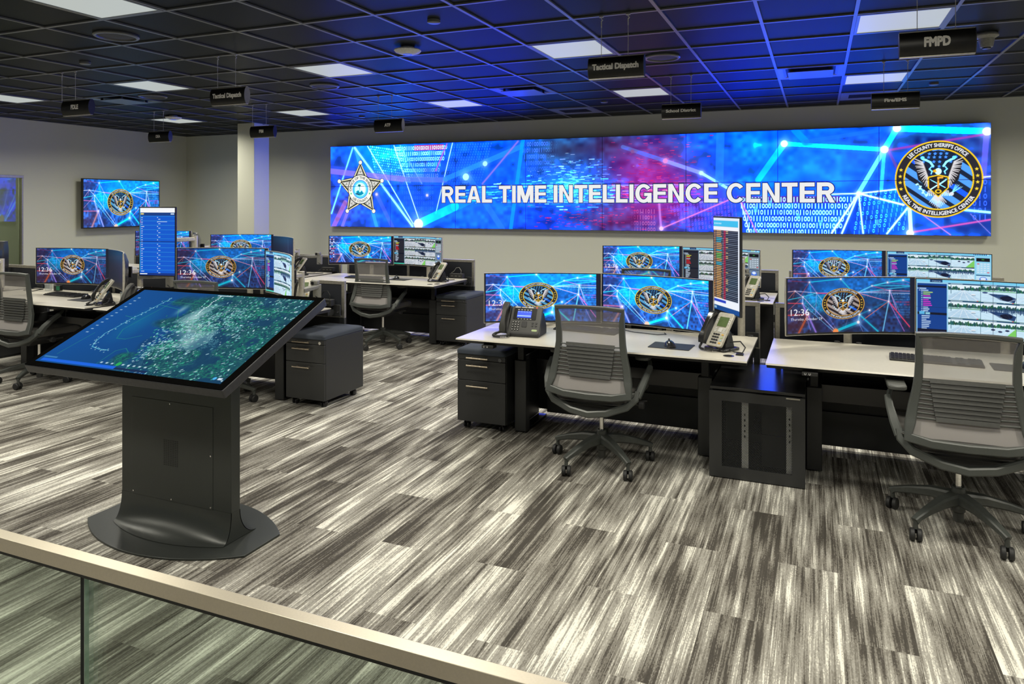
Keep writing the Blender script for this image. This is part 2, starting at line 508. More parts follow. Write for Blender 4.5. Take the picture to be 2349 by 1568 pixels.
    def arctext(s, body, cx, cy, rx, ry, cap, a0, a1, c, bottom=False, bold=0.03, al=1.0):
        # a0..a1: degrees clockwise from the top (top text) or counted along the lower arc from left to right
        v, tr = text_tris(body, bold)
        x = (v[:, 0] - v[:, 0].min()) / (v[:, 0].max() - v[:, 0].min())
        hgt = v[:, 1] / CAPH * cap
        th = np.radians(a0 + (a1 - a0) * x)
        if bottom: r = 1 - hgt + cap / 2; dx, dy = np.sin(th), np.cos(th)
        else: r = 1 + hgt - cap / 2; dx, dy = np.sin(th), -np.cos(th)
        s.tris(np.stack([cx + rx * r * dx, cy + ry * r * dy], 1), tr, c, al)
def vnoise(w, h, nx, ny, seed):
    rg = np.random.RandomState(seed); g = rg.rand(ny + 2, nx + 2)
    x = np.linspace(0, nx, w); y = np.linspace(0, ny, h)
    xi, yi = x.astype(int), y.astype(int); fx, fy = x - xi, y - yi
    fx = fx * fx * (3 - 2 * fx); fy = fy * fy * (3 - 2 * fy)
    xi1, yi1 = xi + 1, yi + 1
    a = g[np.ix_(yi, xi)] * (1 - fx) + g[np.ix_(yi, xi1)] * fx
    b = g[np.ix_(yi1, xi)] * (1 - fx) + g[np.ix_(yi1, xi1)] * fx
    return (a * (1 - fy[:, None]) + b * fy[:, None]).astype(np.float32)

GOLD = (250, 205, 30)
def star_pts(cx, cy, rx, ry, k=0.42, rot=0.0):
    return [(cx + (rx if i % 2 == 0 else rx * k) * math.sin(rot + i * PI / 5), cy - (ry if i % 2 == 0 else ry * k) * math.cos(rot + i * PI / 5)) for i in range(10)]
def draw_seal(c, cx, cy, rx, ry, dark=False):
    hi = rx > 60
    X = lambda x: cx + x * rx
    Y = lambda y: cy + y * ry
    gold = (225, 165, 60) if dark else GOLD
    ring = (30, 22, 28) if dark else (38, 36, 44)
    base = (30, 22, 30) if dark else (18, 32, 58)
    st1 = (170, 155, 150) if dark else (85, 165, 215)
    if not hi and not dark: st1 = (165, 205, 235); ring = (25, 22, 30)
    small = not hi
    c.ell(cx, cy, rx, ry, gold); c.ell(cx, cy, rx * .965, ry * .965, ring)
    c.ell(cx, cy, rx * .80, ry * .80, gold); c.ell(cx, cy, rx * .765, ry * .765, base)
    # diagonal stripes
    fr = c.a.copy()
    for k, (o, wd) in enumerate(((-.98, .13), (-.66, .14), (-.33, .13), (.02, .14), (.36, .14), (.70, .14), (1.0, .12))):
        col = st1
        if k == 3: col = (20, 95, 225)
        x0, y0, x1, y1 = -1, -.80 - o, 1, .72 - o
        c.seg(X(x0), Y(y0), X(x1), Y(y1), wd * ry * (1.15 if k != 3 else .9), col, 0.95 if k != 3 else 1.0)
    yy, xx = np.mgrid[0:c.h, 0:c.w] + 0.5
    r = np.hypot((xx - cx) / rx, (yy - cy) / ry)
    m = (np.clip((.765 - r) * rx + .5, 0, 1))[..., None].astype(np.float32)
    c.a = fr * (1 - m) + c.a * m
    # star field
    q = [(X(-.50), Y(-.55)), (X(-.3), Y(-.69)), (X(0), Y(-.75)), (X(.3), Y(-.68)), (X(.52), Y(-.53)), (X(.30), Y(-.15)), (X(.02), Y(0)), (X(-.30), Y(-.2))]
    c.poly(q, base, .95)
    for yy_, xs in ((-.66, (-.20, -.07, .06, .19)), (-.57, (-.36, -.22, -.09, .04, .17, .40)), (-.45, (-.34, -.10, .03, .28)), (-.33, (-.12, .02))):
        for x in xs:
            if hi: c.poly(star_pts(X(x), Y(yy_), .05 * rx, .05 * ry), (75, 160, 220))
            else: c.ell(X(x), Y(yy_), .045 * rx, .045 * ry, (200, 215, 235))
    # side stars
    for sx in (-1, 1):
        for x, y in ((.855, -.25), (.875, -.08), (.875, .08), (.855, .25)):
            if hi: c.poly(star_pts(X(sx * x), Y(y), .052 * rx, .052 * ry), (250, 215, 60))
            else: c.ell(X(sx * x), Y(y), .04 * rx, .04 * ry, (250, 215, 90))
    wing = (225, 222, 225) if hi else ((160, 165, 185) if not dark else (165, 118, 85))
    dk = (28, 26, 34)
    for sx in (-1, 1):
        c.poly([(X(sx * .56), Y(-.56)), (X(sx * .34), Y(-.44)), (X(sx * .23), Y(-.28)), (X(sx * .22), Y(-.02)), (X(sx * .27), Y(.2)), (X(sx * .46), Y(0)), (X(sx * .5), Y(-.22))], dk)
        for i in range(13):
            t = i / 12
            ax, ay = .36 - .13 * t, -.44 + .42 * t
            bx, by = .56 - .02 * math.sin(t * PI) * 3 - .28 * t, -.55 + .74 * t + (.02 if i % 2 else 0)
            bx += .10 * math.sin(t * PI)
            c.seg(X(sx * ax), Y(ay), X(sx * bx), Y(by), .038 * rx, wing, .95, 1, .015 * rx)
        # ribbons
        P = [(.36, -.53), (.28, -.50), (.18, -.44), (.12, -.34)]
        for a, b in zip(P, P[1:]): c.seg(X(sx * a[0]), Y(a[1]), X(sx * b[0]), Y(b[1]), .05 * rx, (170, 225, 245), .95)
        P = [(.16, -.32), (.20, -.26), (.14, -.20), (.16, -.14)]
        for a, b in zip(P, P[1:]): c.seg(X(sx * a[0]), Y(a[1]), X(sx * b[0]), Y(b[1]), .03 * rx, (150, 210, 240), .9)
        c.ell(X(sx * .36), Y(-.56), .05 * rx, .04 * ry, (120, 200, 230), .9)
    c.ell(X(.0), Y(-.2), .075 * rx, .085 * ry, (215, 235, 245)); c.poly([(X(-.06), Y(-.26)), (X(-.13), Y(-.22)), (X(-.10), Y(-.17)), (X(-.03), Y(-.19))], (240, 180, 30))
    # tail
    for i in range(11):
        a = (i - 5) / 5
        c.seg(X(a * .06 - .01), Y(.42), X(a * .19 - .01), Y(.76 - .16 * abs(a)), .034 * rx, wing, .95, 1, .016 * rx)
    for sx in (-1, 1):
        for i in range(4): c.seg(X(sx * (.22 - .03 * i)), Y(.30), X(sx * (.25 - .05 * i)), Y(.42), .03 * rx, wing, .9)
    # olive branch and arrows
    c.seg(X(-.47), Y(.1), X(-.27), Y(.45), .018 * rx, (200, 225, 235), .9)
    for i in range(6): c.ell(X(-.47 + .035 * i + (.03 if i % 2 else -.02)), Y(.13 + .055 * i), .03 * rx, .022 * ry, (205, 230, 240))
    for i in range(5): c.seg(X(.30), Y(.36), X(.40 + .035 * i), Y(.13 - .01 * (i % 3) + .02 * i), .012 * rx, (170, 220, 240), .9)
    c.ell(X(.30), Y(.38), .05 * rx, .05 * ry, (220, 222, 230))
    # shield, key, bolt and arrow
    sh = [(-.245, -.06), (0, -.12), (.24, -.06), (.245, .22), (0, .47), (-.245, .22)]
    c.poly([(X(x), Y(y)) for x, y in sh], gold)
    c.poly([(X(x * .87), Y((y - .16) * .89 + .16)) for x, y in sh], dk)
    c.seg(X(.18), Y(.01), X(.03), Y(.13), .035 * rx, (185, 225, 250)); c.seg(X(.04), Y(.11), X(-.17), Y(.26), .03 * rx, (215, 235, 250))
    c.seg(X(-.18), Y(.01), X(.16), Y(.22), .016 * rx, (185, 225, 250))
    c.seg(X(0), Y(-.04), X(0), Y(.22), .045 * rx, (235, 170, 60) if not dark else gold); c.seg(X(0), Y(-.04), X(.09), Y(-.04), .05 * ry, (235, 170, 60))
    c.ell(X(0), Y(.315), .075 * rx, .055 * ry, gold, 1, .55)
    b = .004 if hi else .0
    if hi:
        c.arctext("LEE COUNTY SHERIFF'S OFFICE", cx, cy, rx * .885, ry * .885, .135, -50, 47, (8, 28, 40), False, .05)
        c.arctext("REAL TIME INTELLIGENCE CENTER", cx, cy, rx * .885, ry * .885, .135, -62, 60, (8, 28, 40), True, .05)
    c.arctext("LEE COUNTY SHERIFF'S OFFICE", cx, cy, rx * .885, ry * .885, .115, -50, 47, (245, 245, 250), False, .03)
    c.arctext("REAL TIME INTELLIGENCE CENTER", cx, cy, rx * .885, ry * .885, .115, -62, 60, (245, 245, 250), True, .03)

def bits(c, x0, y0, x1, y1, dx, dy, gh, col, al, seed, skew=0.0, fadex=None, fill=1.0):
    rg = random.Random(seed)
    y = y0
    while y < y1:
        x = x0
        while x < x1:
            if rg.random() < fill:
                a = al if fadex is None else al * min(1, max(0, (x - x0) / (x1 - x0) if fadex > 0 else (x1 - x) / (x1 - x0)) * 2.2)
                yy = y + skew * (x - x0)
                if rg.random() < .5: c.seg(x, yy - gh / 2, x, yy + gh / 2, max(.9, gh * .16), col, a, 1)
                else: c.ell(x, yy, gh * .30, gh * .52, col, a, .55)
            x += dx
        y += dy

# node coordinates of the glowing network wallpaper (x right, y down, 0..1)
NL = [((.19, .07), (.446, .02), 2.4, (0, 200, 235), .9), ((.446, .02), (.53, .24), 3.4, (40, 190, 225), .8), ((.19, .07), (.25, .27), 2.4, (150, 120, 200), .7), ((.19, .07), (.205, .29), 2.6, (0, 170, 220), .7),
 ((.19, .07), (.10, .37), 1.6, (200, 60, 80), .6), ((.0, .03), (.19, .07), 1.6, (190, 50, 90), .5), ((.07, .225), (0, .235), 1.4, (250, 190, 190), .9), ((.07, .225), (.25, .27), 1.3, (220, 200, 230), .9),
 ((.07, .225), (.136, .335), 1.2, (240, 200, 220), .9), ((.07, .225), (.01, .37), 1.0, (250, 120, 90), .8), ((.07, .225), (.05, .36), .8, (240, 110, 90), .7), ((.136, .335), (.25, .27), 1.5, (60, 210, 235), .95), ((.136, .335), (0, .385), 1.7, (50, 190, 225), .95),
 ((.136, .335), (.133, .455), 1.8, (190, 220, 255), .95), ((.136, .335), (.39, .94), 1.5, (200, 190, 250), .9), ((.136, .335), (.0, .60), 1.0, (250, 110, 110), .7), ((.133, .455), (0, .44), 2.0, (245, 70, 90), .85), ((.133, .455), (.245, 1), 4.5, (160, 130, 235), .65),
 ((.18, .66), (0, .66), 3.4, (215, 60, 50), .7), ((.18, .66), (.1, 1), 7, (215, 90, 40), .6), ((.133, .455), (.39, .99), 1.2, (120, 200, 250), .8), ((.25, .27), (.33, .52), 1.3, (190, 200, 250), .8), ((.25, .27), (.24, .66), 1.0, (200, 170, 240), .7),
 ((.25, .27), (.34, .29), 2.6, (225, 30, 110), .8), ((.25, .27), (.36, .27), 1.0, (240, 150, 180), .8), ((.133, .455), (.20, .95), 2.0, (170, 130, 220), .6), ((.18, .66), (.245, .98), 2.5, (150, 110, 220), .6),
 ((.575, .275), (.6875, .15), 2.6, (70, 215, 250), .95), ((.6875, .15), (.804, .085), 2.8, (60, 210, 250), .95), ((.804, .085), (.917, .04), 3.2, (40, 205, 235), .95), ((.917, .04), (1, 0), 2.6, (30, 180, 225), .8), ((.6875, .15), (1, .14), 1.5, (60, 200, 230), .95),
 ((.575, .275), (1, .145), 1.6, (60, 200, 235), .9), ((.575, .275), (.82, .235), 1.3, (220, 190, 240), .95), ((.575, .27), (1, .285), 1.3, (200, 210, 250), .95), ((.575, .275), (.8125, .435), 1.5, (245, 140, 170), .95), ((.6875, .15), (.82, .235), 1.4, (230, 80, 150), .8),
 ((.82, .235), (1, .245), 1.2, (250, 150, 190), .9), ((.917, .04), (1, .13), 1.2, (200, 120, 220), .7), ((.804, .085), (1, .14), 1.2, (220, 90, 180), .5), ((.82, .235), (.8125, .435), 2.2, (205, 225, 255), .95), ((.82, .235), (.87, .58), 1.6, (215, 140, 220), .85), ((.82, .235), (.89, .62), 1.0, (150, 190, 250), .7),
 ((.8125, .435), (.987, .97), 2.6, (245, 65, 105), .9), ((.8125, .435), (.925, .98), 1.6, (190, 110, 210), .8), ((.8125, .435), (.77, .98), 2.8, (110, 195, 240), .9), ((.8125, .435), (.62, .78), 1.5, (250, 110, 80), .85), ((.592, .68), (.67, .6), 3.0, (0, 140, 180), .7), ((.67, .6), (.80, .44), 3.2, (10, 110, 160), .6),
 ((.592, .68), (.583, .82), 3.5, (90, 205, 240), .9), ((.592, .68), (.733, .99), 4.5, (20, 180, 215), .85), ((.583, .82), (.66, 1), 4.5, (60, 120, 200), .6), ((.583, .82), (.62, 1), 1.5, (130, 150, 240), .6), ((.583, .82), (.415, .97), 8.5, (0, 185, 215), .9), ((.28, .45), (.42, .99), .8, (220, 150, 200), .6), ((.50, .75), (.48, .92), .7, (230, 180, 210), .5), ((.575, .275), (.70, .14), 1, (140, 180, 230), .7)]
ND = [(.19, .07, 2.8), (.446, .02, 3.4), (.07, .225, 2), (.136, .335, 2.2), (.25, .27, 1.8), (.133, .455, 2.4), (.18, .66, 3.6), (.6875, .15, 2.2), (.804, .085, 3.0), (.917, .04, 3.4), (.82, .235, 2.4), (.8125, .435, 2.8), (.592, .68, 4.2), (.583, .82, 5.8), (.67, .6, 3.4), (.575, .275, 2.6)]
def net_canvas(w, h, dark=0.0, clock=False, icons=False, seal=True, margin=True):
    k = w / 420.0
    c = Cv(w, h, (26, 22, 44))
    X = lambda x: x * w
    Y = lambda y: y * h
    for bx, by, rx, ry, col, a in ((.28, .12, .16, .30, (5, 70, 150), .9), (.46, .12, .2, .3, (5, 95, 180), .9), (.66, .10, .16, .22, (10, 85, 160), .8), (.92, .02, .16, .2, (0, 120, 190), .8), (.22, .40, .12, .16, (0, 100, 150), .8), (.33, .46, .1, .22, (0, 110, 165), .85),
                                   (.70, .35, .14, .2, (15, 70, 130), .8), (.92, .42, .12, .24, (15, 50, 100), .7), (.62, .80, .14, .2, (10, 60, 130), .7), (.05, .10, .12, .2, (45, 25, 60), .8), (.05, .8, .16, .3, (70, 25, 45), .7), (.35, .85, .12, .2, (40, 30, 80), .6), (.85, .85, .16, .2, (30, 25, 60), .7)):
        c.blob(X(bx), Y(by), X(rx), Y(ry), col, a)
    n = vnoise(w, h, 60, 26, 5) * vnoise(w, h, 16, 8, 8)
    c.a += (n * 1.3)[..., None] * np.array([10, 60, 110], np.float32)
    rg = random.Random(3)
    for i in range(620):
        x, y = rg.uniform(.14, .40), rg.uniform(.28, .62)
        if y > .33 + (x - .14) * 1.6 + .2 or y < .3: continue
        c.ell(X(x), Y(y), .9 * k, .9 * k, (40, 195, 225), .75)
    for i in range(260):
        c.ell(X(rg.uniform(.58, .84)), Y(rg.uniform(.22, .36)), .7 * k, .7 * k, (70, 170, 220), .7)
    y = .29; r_ = 0
    while y < .74:
        x = .845 + .012 * math.sin(r_)
        while x < .985:
            al = .9 - (y - .29) * 1.1
            col = (90, 160, 225) if rg.random() < .7 else (40, 110, 190)
            if r_ in (3, 4) and x > (.86 if r_ == 3 else .92): col = (240, 60, 90)
            c.rect(X(x), Y(y), X(x) + (1.1 if rg.random() < .5 else 1.8) * k, Y(y) + 4.6 * h / 176, col, max(.2, al))
            x += .0098
        y += .047; r_ += 1
    for (a, b, wd, col, al) in NL:
        c.seg(X(a[0]), Y(a[1]), X(b[0]), Y(b[1]), wd * 2.6 * k, col, al * .22, 3 * k)
        c.seg(X(a[0]), Y(a[1]), X(b[0]), Y(b[1]), wd * k, col, al)
    for x, y, r in ND:
        c.blob(X(x), Y(y), r * 2.2 * k, r * 2.2 * k, (200, 190, 235), .6); c.ell(X(x), Y(y), r * .8 * k, r * .8 * k, (250, 235, 240), .95)
    c.ell(X(.405), Y(.985), 9 * k, 9 * k, (245, 130, 60), .95); c.blob(X(.405), Y(.985), 14 * k, 12 * k, (250, 150, 90), .6)
    a = c.a
    if dark < .9:
        b = 1 - dark
        lum = a.mean(2, keepdims=True)
        g = a * (1 + .25 * b) + b * np.array([0, 28, 62], np.float32) * np.clip(lum / 60, .25, 1.6)
        g[..., 0] -= b * 8
        c.a = g
    if seal: draw_seal(c, X(.463), Y(.475), X(.168), Y(.285), dark > .5)
    if clock:
        c.text('12:36', X(.034), Y(.675), Y(.115), (245, 245, 250), 1, -.008, X(.155))
        c.text('Thursday, October 29', X(.034), Y(.765), Y(.046), (240, 240, 248), 1, 0, X(.262))
    if icons:
        for i in range(3):
            for j in range(13): c.rect(X(.008 + i * .026), Y(.03 + j * .07), X(.024 + i * .026), Y(.065 + j * .07), rg.choice([(240, 240, 250), (200, 60, 60), (60, 120, 220), (30, 30, 40), (230, 230, 240)]), .95)
        c.rect(0, Y(.955), w, h, (40, 30, 50)); c.rect(X(.55), Y(.93), X(.95), Y(.965), (235, 215, 230))
    if margin: c.rect(X(.965), 0, w, h, (24, 28, 46)); c.rect(0, 0, X(.008), h, (24, 26, 44))
    return c

def feed(c, x0, y0, x1, y1, kind, rg, blue):
    W_, H_ = x1 - x0, y1 - y0
    sky = (228, 242, 250) if blue else (210, 220, 228)
    road = (200, 230, 247) if blue else (200, 205, 212)
    gr = (20, 95, 70) if blue else (40, 80, 60)
    c.rect(x0, y0, x1, y1, sky)
    hz = y0 + H_ * (.38 if kind != 1 else .3)
    c.rect(x0, hz, x1, y1, road)
    base = hz - H_ * .02
    x = x0; ph_ = rg.random() * 9
    while x < x1:
        hh = H_ * (.15 + .045 * math.sin(x * .31 + ph_) + .03 * math.sin(x * .83 + 2 * ph_) + rg.uniform(-.02, .03)) * (.35 if (kind == 0 and .35 < (x - x0) / W_ < .5) else 1)
        c.rect(x, base - hh, min(x1, x + 2.2), base + rg.uniform(0, 2), (gr[0] + rg.randint(-10, 30), gr[1] + rg.randint(-45, 15), gr[2] + rg.randint(-30, 30)), .92)
        x += 1.6
    if kind in (1, 3, 8): c.rect(x0, hz + .03 * H_, x1, hz + .09 * H_, (95, 165, 105), .7)
    if kind in (4, 5):
        for i in range(60): c.rect(x0 + rg.random() * (W_ - 4), hz + rg.uniform(-.12, .2) * H_, x0 + 3 + rg.random() * (W_ - 4) * 0 + rg.random(), 0, (0, 0, 0), 0)
        for i in range(int(W_)): c.seg(x0 + i, hz - rg.uniform(0, .1) * H_, x0 + i + rg.uniform(-2, 2), hz + rg.uniform(.05, .22) * H_, 1.2, (20, 50, 95), .8)
    if kind in (0, 3, 6):
        c.poly([(x0 + .42 * W_, hz), (x0 + .52 * W_, hz), (x1, y1 - .12 * H_), (x1, y1), (x0, y1), (x0, y0 + .72 * H_)], (175, 205, 228) if blue else (165, 172, 182), .6)
        for k in range(4): c.seg(x0 + (.44 + .02 * k) * W_, hz + 2, x0 + (.05 + .3 * k) * W_, y1, 1.1, (250, 252, 255), .9)
        c.rect(x0 + .08 * W_, y0 + .1 * H_, x0 + .10 * W_, y0 + .6 * H_, (40, 80, 100), .8)
        c.ell(x0 + .78 * W_, y0 + .62 * H_, .07 * W_, .05 * H_, (235, 240, 245)); c.rect(x0 + .72 * W_, y0 + .64 * H_, x0 + .85 * W_, y0 + .67 * H_, (60, 90, 110), .7)
    elif kind in (1, 4):
        c.poly([(x0 + .2 * W_, y0 + .5 * H_), (x0 + .75 * W_, y0 + .52 * H_), (x1, y0 + .70 * H_), (x1 - .05 * W_, y0 + .95 * H_), (x0 + .55 * W_, y0 + .82 * H_)], (15, 45, 95) if blue else (30, 40, 60), .9)
        c.ell(x0 + .72 * W_, y0 + .72 * H_, .18 * W_, .14 * H_, (8, 16, 45)); c.seg(x0 + .1 * W_, y0 + .5 * H_, x0 + .6 * W_, y0 + .8 * H_, 1, (220, 235, 245), .8)
        c.ell(x0 + .12 * W_, y0 + .45 * H_, .08 * W_, .05 * H_, (40, 60, 110), .9)
    elif kind in (2, 7):
        c.poly([(x1 - .02 * W_, hz), (x1, hz), (x1, y1), (x0 + .62 * W_, y1)], (120, 205, 90), .95)
        for k in range(4): c.seg(x1 - (.22 + .12 * k) * W_, hz + 1, x0 + (.55 - .3 * k) * W_, y1, 1.2, (235, 242, 250), .85)
        for k in range(3): c.ell(x0 + (.35 + .2 * k) * W_, y0 + (.5 + .08 * (k % 2)) * H_, .06 * W_, .05 * H_, (30, 40, 80))
    else:
        for k in range(5): c.seg(x0 + (.3 + .12 * k) * W_, hz + H_ * .1, x0 + (.2 + .2 * k) * W_, y1, 1.3, (250, 252, 255), .9)
        for k in range(3): c.seg(x0 + .4 * W_, y0 + (.7 + .07 * k) * H_, x0 + .7 * W_, y0 + (.66 + .07 * k) * H_, 1, (70, 90, 120), .5)
    for k in range(14): c.seg(x0 + rg.random() * W_, y0 + (.45 + .5 * rg.random()) * H_, x0 + rg.random() * W_, y0 + (.45 + .5 * rg.random()) * H_, .7, (120, 150, 185), .35)
    c.rect(x0, y0, x1, y0 + .07 * H_, (20, 70, 110) if blue else (40, 45, 50)); c.rect(x0 + .08 * W_, y0 + .015 * H_, x0 + .45 * W_, y0 + .05 * H_, (220, 235, 240), .8)
    c.rect(x0, y1 - 1.2, x1, y1, (60, 90, 60)); c.rect(x1 - .12 * W_, y1 - 2.5, x1, y1, (60, 150, 60)); c.rect(x1 - .12 * W_, y1 - 2.5, x1 - .07 * W_, y1, (200, 40, 40))
def cams_canvas(w, h, blue=True):
    c = Cv(w, h, (150, 205, 235) if blue else (120, 150, 170))
    rg = random.Random(11)
    X = lambda x: x * w
    Y = lambda y: y * h
    side = (12, 62, 140) if blue else (34, 36, 46)
    c.rect(0, 0, w, Y(.045), (120, 205, 240)); c.rect(X(.09), 0, X(.17), Y(.05), (20, 60, 110)); c.text('Cameras', X(.105), Y(.04), Y(.025), (210, 235, 250))
    c.rect(X(.008), Y(.075), X(.198), Y(.97), side)
    c.rect(X(.008), Y(.115), X(.195), Y(.145), (10, 20, 45)); c.rect(X(.008), Y(.60), X(.198), Y(.64), (8, 16, 36)); c.rect(X(.02), Y(.585), X(.055), Y(.64), (90, 180, 225)); c.rect(X(.06), Y(.6), X(.09), Y(.64), (140, 200, 220))
    c.rect(X(.008), Y(.90), X(.198), Y(.96), (8, 14, 40)); c.rect(X(.008), Y(.965), X(.198), h, (70, 205, 175))
    y = .16; i = 0
    while y < .58:
        col = (200, 225, 245)
        if i in (2, 3): col = (235, 225, 70) if not blue else (190, 225, 110)
        if i in (4,) or 6 <= i <= 9: col = (235, 30, 40) if not blue else (225, 50, 200)
        ind = .02 if i < 1 else (.03 if i < 2 else .045)
        c.rect(X(ind), Y(y), X(ind) + X(.03 + .035 * rg.random()), Y(y + .018), col, .95)
        c.rect(X(ind - .012), Y(y), X(ind - .004), Y(y + .016), (220, 235, 250), .8)
        y += .034; i += 1
    y = .66
    while y < .89:
        c.rect(X(.035), Y(y), X(.035 + .03 + .03 * rg.random()), Y(y + .016), (210, 230, 250), .9); y += .032
    gx_, gy_ = (.205, .41, .625, .845), (.055, .365, .68, 1.0)
    for j in range(3):
        for i in range(3): feed(c, X(gx_[i]) + .6, Y(gy_[j]), X(gx_[i + 1]), Y(gy_[j + 1]), j * 3 + i, rg, blue)
    for x in gx_[1:3]: c.rect(X(x) - .4, 0, X(x) + .5, h, (30, 70, 90))
    c.rect(X(.485), 0, X(.485) + 1, h, (20, 30, 50), .7); c.rect(0, Y(.5), w, Y(.5) + 1, (20, 30, 50), .55)
    c.rect(X(.85), Y(.055), w, h, (135, 205, 235) if blue else (120, 135, 145))
    c.rect(X(.862), Y(.10), X(.985), Y(.19), (10, 14, 24)); c.rect(X(.91), Y(.13), X(.935), Y(.15), (60, 160, 60)); c.rect(X(.86), Y(.22), X(.99), Y(.52), (165, 215, 240) if blue else (135, 148, 160))
    for j in range(5):
        for i in range(4): c.rect(X(.87 + .03 * i), Y(.24 + .055 * j), X(.89 + .03 * i), Y(.265 + .055 * j), (230, 80, 90) if (i + j) % 7 == 0 else (215, 232, 245), .9)
    c.rect(X(.86), Y(.54), X(.99), Y(.56), (20, 50, 100)); c.rect(X(.86), Y(.57), X(.99), Y(.78), (190, 225, 245) if blue else (110, 130, 150)); c.ell(X(.925), Y(.67), Y(.085), Y(.085), (60, 110, 220)); c.ell(X(.925), Y(.64), Y(.06), Y(.04), (215, 230, 250))
    for i in range(9): c.rect(X(.965 - .016 * i), Y(.0), X(.972 - .016 * i), Y(.03), rg.choice([(240, 220, 60), (30, 60, 150), (20, 30, 80), (230, 240, 250)]))
    for i in range(3): c.rect(X(.86), Y(.82 + .05 * i), X(.99), Y(.85 + .05 * i), (175, 215, 240))
    return c
def table_canvas(w, h):
    c = Cv(w, h, (8, 8, 14)); rg = random.Random(4)
    c.rect(0, 0, w, h * .095, (60, 190, 235)); c.rect(0, 0, w, h * .03, (225, 235, 245)); c.rect(0, h * .095, w, h * .135, (240, 242, 248))
    for i in range(5): c.rect(w * (.04 + .06 * i), h * .055, w * (.075 + .06 * i), h * .07, (220, 240, 250), .9)
    y = h * .14
    while y < h * .87:
        q = (y / h - .14) / .73
        c.rect(0, y + 1.3, w, y + 2.3, (185, 205, 235), .85)
        col = (235, 175, 95) if not (.1 < q < .16 or .28 < q < .31 or .46 < q < .5) else (60, 195, 220)
        if .33 < q < .4: col = (130, 220, 80)
        c.rect(w * .03, y, w * .09, y + 2.0, (225, 150, 70)); c.rect(w * .12, y, w * (.30 + .06 * rg.random()), y + 2.0, col)
        c.rect(w * .34, y, w * .36, y + 1.6, (90, 70, 60)); c.rect(w * .41, y - .3, w * .49, y + 2.3, (200, 30, 70))
        if q > .1: c.rect(w * .38, y, w * .40, y + 2, (160, 160, 190))
        if rg.random() < .3: c.rect(w * .5, y, w * .58, y + 2, (225, 190, 130))
        y += 3.6 * h / 190
    c.rect(0, h * .87, w, h * .95, (238, 242, 248)); c.rect(w * .03, h * .882, w * .5, h * .91, (30, 60, 190))
    c.rect(0, h * .95, w, h, (15, 70, 140)); c.rect(w * .02, h * .96, w * .14, h * .985, (170, 210, 230), .8); c.rect(w * .95, 0, w, h * .95, (235, 240, 250))
    return c
def list_canvas(w, h):
    c = Cv(w, h, (10, 88, 205)); rg = random.Random(9)
    c.rect(0, 0, w, h * .07, (245, 247, 250)); c.rect(0, h * .07, w, h * .115, (20, 60, 130)); c.rect(w * .03, h * .08, w * .12, h * .10, (240, 220, 130)); c.rect(w * .88, h * .08, w * .98, h * .10, (200, 220, 240))
    y = h * .125; i = 0
    while y < h * .94:
        c.rect(w * .03, y, w, y + .9, (70, 185, 225), .8)
        c.rect(w * .04, y + h * .018, w * (.09 + (.04 if i % 5 == 2 else .0)), y + h * .026, (240, 245, 250)); c.rect(w * .04, y + h * .048, w * .085, y + h * .055, (230, 240, 250))
        c.rect(w * .50, y + h * .012, w * .52, y + h * .024, (240, 245, 250)); c.rect(w * .53, y + h * .04, w * .59, y + h * .048, (215, 230, 250))
        if i == 1: c.rect(w * .5, y + h * .012, w * .78, y + h * .018, (240, 245, 250)); c.rect(0, y - 2, w * .03, y + 8, (190, 30, 150))
        y += h * .066; i += 1
    c.rect(0, 0, w * .02, h * .94, (60, 170, 225)); c.rect(0, h * .495, w, h * .5 + .6, (10, 20, 60)); c.rect(0, h * .965, w, h, (15, 50, 130)); c.rect(w * .01, h * .97, w * .22, h * .985, (230, 240, 245))
    return c
